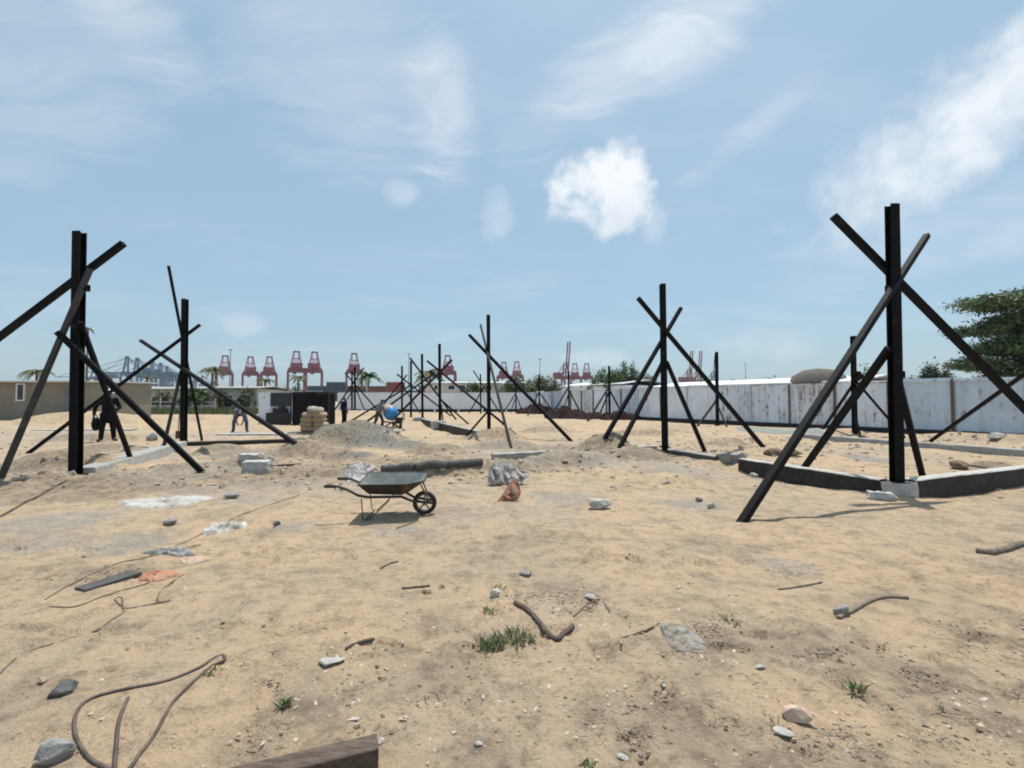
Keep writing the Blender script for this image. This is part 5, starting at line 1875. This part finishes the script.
shrub('low olive treetop above the hoarding left of the thatched hut', 775, 377, 46, 26, leaf_olive, 63, 2600)
shrub('small shrub above the hoarding right of the lone column', 735, 376, 60, 22, leaf_dark, 31, 900)
shrub('brownish dry bush before the pale green houses', 290, 384, 66, 34, leaf_brown, 33, 2200, 'bushes by the green houses', 'garden_bush', .16, .4, 'bush')


shrub('dry brown bush before the grey green house, left of the slim column', 160, 388, 57, 24, leaf_brown, 51, 1500, 'bushes by the green houses', 'garden_bush', .16, .3, 'bush')
shrub('grey green low bush under the second blue crane', 130, 391, 57, 26, leaf_olive, 52, 1500, 'bushes by the green houses', 'garden_bush', .16, .3, 'bush')
shrub('brown twiggy bush at the left corner of the windowed green house', 219, 386, 57, 14, leaf_brown, 53, 900, 'bushes by the green houses', 'garden_bush', .16, .4, 'bush')
shrub('olive bush between the two windows of the green house', 246, 388, 57.2, 12, leaf_olive, 54, 800, 'bushes by the green houses', 'garden_bush', .15, .3, 'bush')


def palm(label, px, py_top, Yb, crown_px, leafm, seed, fronds=18, lean=0.0, tr=.16, droop=1.0):
    base = at(px, 399, Yb)
    base.z = 0
    topz = at(px, py_top, Yb).z
    R_ = crown_px / 2 / F_PX * Yb
    r_ = random.Random(seed)
    t = thing('palm_tree', label, 'palm tree', base, 'palm trees')
    hub = base + Vector((lean, 0, topz - R_ * .45))
    MB().tube([base + Vector((-lean * .2, 0, -.1)), base + Vector((lean * .3, 0, hub.z * .5)), hub], [tr * 1.3, tr, tr * .8], 9).build('trunk', bark, t, smooth=True)
    for i in range(fronds):
        a = 2 * math.pi * i / fronds + r_.uniform(-.2, .2)
        el = r_.uniform(-.1, 1.15)
        d = Vector((math.cos(a), math.sin(a), 0))
        pts = []
        L = R_ * r_.uniform(.9, 1.25)
        for k in range(9):
            f = k / 8
            pts.append(hub + d * L * f * math.cos(el * (1 - .4 * f)) + Vector((0, 0, L * (math.sin(el) * f - droop * .75 * f * f))))
        fr_ = MB().tube(pts, [.03 * (1 - .8 * k / 8) + .006 for k in range(9)], 5)
        for k in range(1, 9):
            for sub in range(5):
                f = sub / 5
                q = pts[k - 1].lerp(pts[k], f)
                tg = (pts[k] - pts[k - 1]).normalized()
                sd = tg.cross(Vector((0, 0, 1))).normalized()
                ln = R_ * .34 * (1 - .6 * (k + f) / 9)
                for s_ in (-1, 1):
                    e = q + sd * s_ * ln * .7 + tg * ln * .45 - Vector((0, 0, ln * r_.uniform(.2, .8)))
                    wv = tg * .035 * max(1, R_ / 1.6)
                    fr_.add([q - wv, q + wv, e + wv * .3, e - wv * .3], [(0, 1, 2, 3)])
        fr_.build('frond', leafm, t)
    return t


palm('dark feathery palm just right of the far twin columns above the boundary wall', 368, 369, 66, 28, leaf_dark, 41, 16)
palm('bushy olive palm rising above the pale green houses', 212, 364, 75, 22, leaf_olive, 42, 20, 0, .2, 1.1)
palm('short yellowish palm left of the black cubicle above the roofs', 265, 376, 70, 20, leaf_olive, 43, 14)
palm('brownish palm behind the black cubicle', 298, 374, 68, 18, leaf_olive, 44, 14)
palm('palm with drooping fronds standing behind the tan hut', 36, 366, 60, 26, leaf_olive, 45, 15, 0, .15, 1.2)
palm('tall thin palm half hidden by the nearest left column', 86, 326, 62, 10, leaf_olive, 46, 12, 0, .12, 1.2)
palm('slim palm standing in front of the grey green house', 147, 374, 64, 12, leaf_olive, 47, 12, 0, .12, 1.1)
palm('reddish brown palm behind the centre row of columns', 430, 366, 80, 34, leaf_brown, 48, 18, 0, .2, 1.0)

# grass strip by the green houses
mb = MB()
r_ = random.Random(9)
for _ in range(9000):
    x, y = r_.uniform(-62, -22), r_.uniform(47, 57)
    h = r_.uniform(.25, .75)
    w_ = r_.uniform(.04, .09)
    a = r_.uniform(0, 3.14)
    u = Vector((math.cos(a), math.sin(a), 0)) * w_
    p = Vector((x, y, g(x, y) - .03))
    mb.add([p - u, p + u, p + Vector((r_.uniform(-.2, .2), r_.uniform(-.2, .2), h))], [(0, 1, 2)])
tag(mb.build('grass', grass_m, None, (-42, 52, 0)), 'rough grass strip before the green houses', None, None, 'stuff')


def tuft(label, px, py, wpx, hpx, n, seed, material=weed_m):
    p = gnd(px, py)
    r_ = random.Random(seed)
    rx = wpx / 2 / F_PX * p.y
    hh = hpx / F_PX * p.y * .7
    n = int(n * .45)
    mb = MB()
    for _ in range(n):
        a, f = r_.uniform(0, 6.28), r_.random() ** .6
        x, y = p.x + rx * f * math.cos(a), p.y + rx * .8 * f * math.sin(a)
        q = Vector((x, y, g(x, y) - .004))
        h = hh * r_.uniform(.4, 1.1)
        t_ = Vector((r_.gauss(0, .5), r_.gauss(0, .5), 1)).normalized()
        b = r_.uniform(0, 3.14)
        u = Vector((math.cos(b), math.sin(b), 0)) * r_.uniform(.003, .008)
        m1 = q + t_ * h * .6
        mb.add([q - u * .6, q + u * .6, m1 + u, q + t_ * h + Vector((t_.x, t_.y, 0)) * h * .4, m1 - u], [(0, 1, 2, 3, 4)])
    return tag(mb.build('weed_tuft', material, None, p), label, 'weed', 'weed tufts')


tuft('bright green weed tuft left of the bent root', 491, 648, 22, 22, 240, 1)
tuft('paler spreading weeds touching the bent root', 516, 641, 38, 16, 300, 2)
tuft('tiny green tuft at the end of the short straight stick', 426, 593, 10, 7, 60, 3)
tuft('tiny weed behind the white pebble', 498, 588, 16, 6, 50, 4)
tuft('small dark green tuft near the timber baulk', 285, 706, 13, 14, 90, 5)
tuft('small weed under the tip of the brown cable loop', 212, 673, 18, 10, 60, 6)
tuft('sparse weeds right of the plastic bag', 728, 622, 28, 8, 80, 7)
tuft('tiny weed left of the white pebble', 441, 588, 8, 6, 40, 8)
tuft('low weeds under the white pebble', 489, 613, 22, 10, 90, 9)
tuft('sparse weed at lower right behind the pinkish stone', 855, 690, 22, 18, 90, 10)
tuft('little weed at the bottom edge right of the middle', 588, 766, 14, 10, 60, 11)

# ------------------------------------------------------------------ loose grit (uncountable)
def scatter(name, label, n, smin, smax, material, seed, where, kind='pebble'):
    r_ = np.random.RandomState(seed)
    base = [(-.5, -.5, -.3), (.5, -.45, -.3), (.55, .5, -.3), (-.5, .5, -.3), (-.3, -.35, .35), (.38, -.25, .4), (.3, .35, .3), (-.35, .3, .42)]
    fb = [(0, 1, 5, 4), (1, 2, 6, 5), (2, 3, 7, 6), (3, 0, 4, 7), (4, 5, 6, 7)]
    V, Fc = [], []
    tries = 0
    while len(Fc) < n * 5 and tries < n * 40:
        tries += 1
        x, y, ok, sc_ = where(r_)
        if not ok:
            continue
        s_ = (smin + (smax - smin) * r_.rand() ** 3) * sc_
        a = r_.rand() * 6.28
        ca, sa = math.cos(a), math.sin(a)
        el = .6 + .8 * r_.rand()
        if kind == 'shard':
            el, fl = 2.2, .25
        elif kind == 'straw':
            el, fl = 9.0, .6
        else:
            fl = .55 + .4 * r_.rand()
        o = len(V)
        z = 0
        for bx_, by_, bz in base:
            jx, jy, jz = (bx_ + r_.uniform(-.14, .14)) * s_ * el, (by_ + r_.uniform(-.14, .14)) * s_, (bz + r_.uniform(-.12, .12)) * s_ * fl
            V.append((x + jx * ca - jy * sa, y + jx * sa + jy * ca, jz))
        Fc += [tuple(i + o for i in f) for f in fb]
    V = np.array(V)
    cen = V.reshape(-1, 8, 3).mean(1)
    zg = gh(cen[:, 0], cen[:, 1])
    V[:, 2] += np.repeat(zg, 8)
    mb = MB()
    mb.v, mb.f, mb.m = [tuple(v) for v in V], Fc, [0] * len(Fc)
    return tag(mb.build(name, material), label, None, None, 'stuff')


def w_near(r_):
    y = 1.6 + 9 * r_.rand() ** 1.6
    x = (r_.rand() - .5) * 2.4 * (y + .6)
    den = vnoise(np.array(x / 1.3), np.array(y / 1.3), 77) + .6 * vnoise(np.array(x / .4), np.array(y / .4), 78)
    return x, y, den > r_.uniform(-.35, .55), 1.0


LIT = [(gnd(px, py), wpx, hpx) for px, py, wpx, hpx in [(450, 655, 110, 45), (620, 720, 120, 40), (950, 690, 110, 60), (800, 640, 60, 25), (720, 640, 60, 20), (560, 600, 60, 14), (330, 700, 60, 35), (900, 750, 120, 30), (1000, 640, 50, 25), (540, 590, 40, 8), (90, 575, 60, 12)]]


def w_litter(r_):
    p, wpx, hpx = LIT[r_.randint(0, len(LIT))]
    x = p.x + r_.normal(0, .5) * wpx / F_PX * p.y
    y = p.y + r_.normal(0, .5) * hpx * p.y * p.y / (F_PX * EYE)
    return x, y, y > 1.5 and vnoise(np.array(x / .22), np.array(y / .22), 91) > r_.uniform(-.2, .35), 1.0


def w_mid(r_):
    y = 8 + 14 * r_.rand()
    x = (r_.rand() - .5) * 2.3 * y
    d_ = abs((x + .5) * -.394 + (y - 11.6) * .919)
    return x, y, r_.rand() < (.9 if d_ < 2.2 else .18), 1.6


def w_heap(r_):
    a, f = r_.rand() * 6.28, r_.rand() ** .5
    if r_.rand() < .65:
        return -5.6 + 2.5 * f * math.cos(a), 16.3 + 1.9 * f * math.sin(a), True, 1.0
    return -3.9 + 1.9 * f * math.cos(a), 15.3 + 1.3 * f * math.sin(a), True, 1.0


def w_shell(r_):
    cx, cy, sx, sy = [(-.95, 2.75, .40, .28), (-.55, 2.45, .5, .25), (.35, 3.6, .35, .2), (1.4, 3.2, .9, .5), (-.3, 3.1, .9, .5), (2.6, 2.6, 1, .5), (2.6, 6.6, .5, .3)][r_.randint(0, 7)]
    return r_.normal(cx, sx), max(1.5, r_.normal(cy, sy)), True, 1.0


scatter('gravel', 'loose grey brown grit on the foreground sand', 2600, .004, .020, mat('grit', (.26, .21, .16), (.36, .30, .23), 30, 1), 1, w_near)
scatter('soil_crumbs', 'sand coloured crumbs on the foreground', 2400, .005, .030, mat('sand_crumb', (.46, .36, .25), (.36, .28, .19), 14, 1), 2, w_near)
scatter('shell_fragments', 'white shell and plaster fragments in the sand', 430, .004, .024, mat('shell', (.46, .42, .36), (.38, .34, .29), 12, .9), 3, w_shell, 'shard')
scatter('rubble_crumbs', 'grey rubble crumbs along the foundation trench', 4200, .012, .08, mat('rubble', (.42, .36, .28), (.30, .25, .19), 9, 1), 4, w_mid)
scatter('gravel_stones', 'stones of the grey gravel heap', 3200, .015, .05, mat('gravel_stone', (.24, .225, .20), (.35, .33, .295), 20, 1), 5, w_heap)
scatter('dry_straw', 'bits of dry straw on the sand', 2600, .0025, .007, mat('straw', (.20, .15, .10), (.32, .25, .16), 20, 1), 6, w_near, 'straw')

scatter('dead_plant_litter', 'dark dead plant litter on the brown soil patches', 1300, .002, .006, mat('litter', (.13, .10, .07), (.24, .19, .135), 20, 1), 8, w_litter, 'straw')
scatter('soil_clods', 'dark brown soil clods on the foreground', 1800, .005, .024, mat('soil_clod', (.17, .135, .10), (.25, .20, .15), 20, 1), 9, w_litter)

# ------------------------------------------------------------------ port: cranes, containers, masts
def sts_crane(root, m1, m2, boom_up=False, side=12.0, gauge=15.0, boomL=62, k=1.0):
    """ship to shore gantry: rails along local X, boom along local -Y"""
    def P(x, y, z):
        return Vector((x * k, y * k, z * k))
    for sx in (-1, 1):
        for sy in (-1, 1):
            mb = MB()
            mb.bar(P(sx * side, sy * gauge, 1.5), P(sx * side, sy * gauge, 47), 2.8 * k, 2.8 * k, (0, 1, 0))
            mb.box(P(sx * side, sy * gauge, .9), (5.5 * k, 1.4 * k, 1.8 * k))
            mb.build('leg', m1, root)
    pf = MB()
    for sy in (-1, 1):
        pf.bar(P(-side, sy * gauge, 12), P(side, sy * gauge, 12), 1.7 * k, 2.2 * k)
        pf.bar(P(-side, sy * gauge, 46), P(side, sy * gauge, 46), 2.0 * k, 3.2 * k)
    for sx in (-1, 1):
        pf.bar(P(sx * side, -gauge, 30), P(sx * side, gauge, 30), 1.4 * k, 1.6 * k)
        pf.bar(P(sx * side, -gauge, 12), P(sx * side, gauge, 45), 1.1 * k, 1.1 * k)
        pf.bar(P(sx * side, -gauge, 46), P(sx * side, gauge, 46), 1.6 * k, 2.4 * k)
    pf.build('portal_frame', m1, root)
    gd = MB()
    for sx in (-3.2, 3.2):
        gd.bar(P(sx, -gauge, 49.5), P(sx, gauge + 20, 49.5), 1.3 * k, 3.0 * k)
    gd.bar(P(-side, gauge, 49), P(side, gauge, 49), 1.5 * k, 3.0 * k)
    gd.bar(P(-side, -gauge, 49), P(side, -gauge, 49), 1.5 * k, 3.0 * k)
    gd.build('girder', m1, root)
    hs = MB().box(P(0, gauge + 6, 54), (15 * k, 14 * k, 7 * k))
    hs.build('machinery_house', m1, root)
    MB().box(P(2.5, -4, 44.2), (5 * k, 5 * k, 5 * k)).box(P(-4.5, -6, 45.5), (4 * k, 5 * k, 3 * k)).build('trolley', m2, root)
    af = MB()
    for sx in (-1, 1):
        af.bar(P(sx * side * .78, -gauge + 2, 48), P(sx * 3.6, -gauge + 4, 77), 2.2 * k, 2.2 * k, (0, 1, 0))
        af.bar(P(sx * side * .70, gauge, 48), P(sx * 3.6, -gauge + 5, 76), 1.0 * k, 1.0 * k, (0, 1, 0))
    for z, xx in ((58, 7.6), (67, 5.4)):
        af.bar(P(-xx, -gauge + 3, z), P(xx, -gauge + 3, z), 1.3 * k, 1.3 * k)
    af.bar(P(-7.4, -gauge + 3, 58), P(5.2, -gauge + 3.5, 67), .6 * k, .6 * k)
    af.bar(P(7.4, -gauge + 3, 58), P(-5.2, -gauge + 3.5, 67), .6 * k, .6 * k)
    af.build('apex_frame', m1, root)
    MB().box(P(0, -gauge + 4, 78), (10 * k, 3.5 * k, 2.2 * k)).build('apex_head', m2, root)
    bm_ = MB()
    hinge = -gauge - 1
    a = R(82) if boom_up else 0
    tip = lambda s_, x: P(x, hinge - s_ * math.cos(a), 49.5 + s_ * math.sin(a))
    for sx in (-3.0, 3.0):
        bm_.bar(tip(0, sx), tip(boomL, sx), 1.2 * k, 2.8 * k, (1, 0, 0))
    for s_ in np.linspace(4, boomL, 9):
        bm_.bar(tip(s_, -3.0), tip(s_, 3.0), .8 * k, .8 * k, (0, .3, 1))
    bm_.build('boom', m1, root)
    st = MB()
    for sx in (-3, 3):
        if not boom_up:
            st.bar(P(sx, -gauge + 4, 77), tip(boomL * .52, sx),   .4 * k, .4 * k)
            st.bar(P(sx, -gauge + 4, 77), tip(boomL * .94, sx),   .4 * k, .4 * k)
        else:
            st.bar(P(sx, -gauge + 4, 77), tip(boomL * .5, sx), .5 * k, .5 * k)
        st.bar(P(sx, -gauge + 4, 77), P(sx, gauge + 18, 51),   .4 * k, .4 * k)
    st.build('stay', m1, root)


def place_crane(label, px, py_top, Yc, rz, proto, apex=79.0, zbase=None, gr='red port cranes', turn=True):
    o = copy_tree(proto)
    p = at(px, 399, Yc)
    o.location = (p.x, Yc, -.5 if zbase is None else zbase)
    s_ = (at(px, py_top, Yc).z + .5) / apex
    o.rotation_euler = (0, 0, rz - math.atan((px - 512) / F_PX) if turn else rz)
    o.scale = (s_, s_, s_)
    tag(o, label, 'crane', gr)
    return o


cr_red = thing('port_crane', 'red', 'crane', (0, 0, 0))
sts_crane(cr_red, red_crane, red_dark)
cr_up = thing('port_crane', 'red', 'crane', (0, 0, 0))
sts_crane(cr_up, red_crane, red_dark, True, boomL=78)
cr_blue = thing('port_crane', 'blue', 'crane', (0, 0, 0))
sts_crane(cr_blue, blue_crane, blue_crane)
cr_blue_up = thing('port_crane', 'blue', 'crane', (0, 0, 0))
sts_crane(cr_blue_up, blue_crane, blue_crane, True, boomL=78)
lab = ['leftmost red gantry crane, behind the bushy olive palm', 'red gantry crane second from left, above the pale green houses', 'red gantry crane left of the brownish palm', 'tall red gantry crane above the generator cabin', 'tall red gantry crane directly over the black cubicle', 'red gantry crane behind the far twin columns']
for i, (px, py, Yc) in enumerate([(224, 355, 790), (250, 356, 770), (268.5, 356, 770), (296, 350.5, 715), (313.5, 351, 715), (354, 352.5, 730)]):
    place_crane(lab[i], px, py, Yc, R(180 + (2 if i % 2 else -3)), cr_red)
place_crane('red gantry crane behind the nearest column of the centre row', 448, 354.5, 760, R(184), cr_red)
place_crane('smaller red gantry crane just right of the centre mound column', 503.5, 361.5, 900, R(176), cr_red)
place_crane('small red gantry crane beside another, left of the light mast', 517, 361, 900, R(182), cr_red)
UPH = 79.0
place_crane('red gantry crane with its boom raised high, right of the light mast', 563, 363, 900, R(150), cr_up)
place_crane('small red gantry crane right of the raised boom, nearer to it', 575, 363, 930, R(180), cr_red)
place_crane('faint red gantry crane behind the light green tree', 587, 363, 950, R(182), cr_red)
place_crane('faraway raised boom crane behind the midfield column prop, left of its twin', 687, 369, 1150, R(150), cr_up)
place_crane('faraway raised boom red crane next to the blue one over the hoarding', 696, 369, 1150, R(150), cr_up)
place_crane('faraway blue crane with raised boom above the hoarding', 711, 372, 1150, R(148), cr_blue_up, gr='blue port cranes')
lab = ['nearest blue crane of the left cluster, its head the highest', 'second blue crane of the left cluster', 'third blue crane of the left cluster', 'fourth blue crane of the left cluster', 'fifth blue crane of the left cluster', 'sixth blue crane, partly behind the slim column', 'farthest blue crane, right of the slim left column']
for i, (px, py, Yc) in enumerate([(133.5, 356.5, 900), (143.5, 358, 950), (158, 361, 1020), (166, 363, 1080), (172, 366, 1140), (188, 371, 1300), (206, 375, 1450)]):
    place_crane(lab[i], px, py, Yc, R(-72), cr_blue, gr='blue port cranes', turn=False)
place_crane('blue crane with long boom half hidden by the nearest left column', 100, 364, 1000, R(-72), cr_blue, gr='blue port cranes', turn=False)
for o in (cr_red, cr_up, cr_blue, cr_blue_up):
    for ch in list(o.children):
        bpy.data.objects.remove(ch)
    bpy.data.objects.remove(o)


def container_mesh(material_name):
    mb = MB()
    Lc, Wc, Hc = 12.19, 2.44, 2.59
    nr = 30
    pr = []
    for i in range(nr * 4):
        pr.append((-Lc / 2 + .1 + (Lc - .2) * i / (nr * 4 - 1), (0, 0, .05, .05)[i % 4]))
    for sy in (-1, 1):
        vs = [(x, sy * (Wc / 2 - d_), .12) for x, d_ in pr] + [(x, sy * (Wc / 2 - d_), Hc - .1) for x, d_ in pr]
        n = len(pr)
        mb.add(vs, [(i, i + 1, n + i + 1, n + i) for i in range(n - 1)])
    mb.box((0, 0, Hc - .06), (Lc - .1, Wc - .06, .08))
    mb.box((0, 0, .06), (Lc - .1, Wc - .06, .10))
    for sx in (-1, 1):
        mb.box((sx * (Lc / 2 - .08), 0, Hc / 2), (.06, Wc - .2, Hc - .1))
        for sy in (-1, 1):
            mb.box((sx * (Lc / 2 - .08), sy * (Wc / 2 - .07), Hc / 2), (.16, .16, Hc))
    return mb


CM = {}
r_ = random.Random(12)
stacks = [  # px centre, distance, tiers, colours
    (317, 305, 4, 'navy blue'), (336, 305, 5, 'navy blue'), (357, 310, 4, 'teal'), (377, 310, 4, 'brown'), (395.5, 305, 5, 'dull red'), (414, 330, 3, 'navy blue'),
    (426, 380, 5, 'dull red'), (441, 380, 4, 'brown'), (456, 380, 4, 'dull red'), (283, 360, 3, 'dull red'), (266, 360, 4, 'brown'), (249, 370, 3, 'dull red'), (232, 370, 3, 'navy blue'),
    (124, 430, 4, 'dull red'), (139, 430, 5, 'brown'), (154, 430, 5, 'dull red'), (178, 440, 5, 'dull red'), (195, 440, 5, 'brown'), (500, 480, 5, 'grey'), (516, 480, 5, 'dull red')]
where = {0: 'bottom', 1: 'second', 2: 'third', 3: 'fourth', 4: 'fifth'}
lm = {317: 'over the right half of the black cubicle', 336: 'over the right edge of the black cubicle', 357: 'right behind the far twin columns', 377: 'right of the dark feathery palm', 395.5: 'above the blue mixer', 414: 'behind the last centre row column',
      426: 'behind the second centre row column', 441: 'behind the nearest centre row column', 456: 'right of the nearest centre row column', 283: 'left of the brownish palm', 266: 'under the third red crane', 249: 'under the second red crane', 232: 'between the first two red cranes', 124: 'at the left of the blue crane cluster', 139: 'below the second blue crane', 154: 'below the third blue crane', 178: 'left of the slim left column', 195: 'right of the slim left column', 500: 'below the crane right of the mound column', 516: 'below the pair of small red cranes'}
for (px, Yc, tn, cn) in stacks:
    p = at(px, 399, Yc)
    for lv in range(tn):
        c_ = cn if r_.random() < .75 else r_.choice(list(CONT))
        if c_ not in CM:
            o = container_mesh(c_).build('shipping_container', CONT[c_])
            CM[c_] = o.data
            o.location = (p.x, Yc, lv * 2.6)
        else:
            o = bpy.data.objects.new('shipping_container', CM[c_])
            o.location = (p.x, Yc, lv * 2.6)
            col.objects.link(o)
        o.rotation_euler = (0, 0, r_.uniform(-.02, .02))
        tag(o, '%s shipping container, %s in the stack %s' % (c_, where[lv], lm[px]), 'container', 'stacked containers in the port')

def mast(label, px, py, Yc, r0=.25):
    p = at(px, 399, Yc)
    zt = at(px, py, Yc).z
    t = thing('light_mast', label, 'light mast', (p.x, Yc, 0), 'light masts')
    MB().tube([(p.x, Yc, -.2), (p.x, Yc, zt)], [r0, r0 * .5], 8).build('pole', steel_grey, t)
    s_ = r0 * 4
    MB().box((p.x, Yc, zt), (s_ * 1.6, s_ * .5, s_ * .35)).build('lamp_head', steel_grey, t)


mast('tall thin light mast beside the leftmost red crane', 229.5, 350, 300, .35)
mast('thin light mast rising behind the column at the wall corner', 540, 359, 120, .12)
mast('slim faraway light mast above the hoarding right of the lone column', 746, 364, 200, .16)
mast('thin light mast behind the centre row of columns', 408.5, 354, 150, .14)

scene.render.film_transparent = False
scene.cycles.use_denoising = True
scene.cycles.volume_bounces = 1
scene.cycles.max_bounces = 6
scene.cycles.pixel_filter_type = 'BLACKMAN_HARRIS'
scene.cycles.filter_width = 1.9
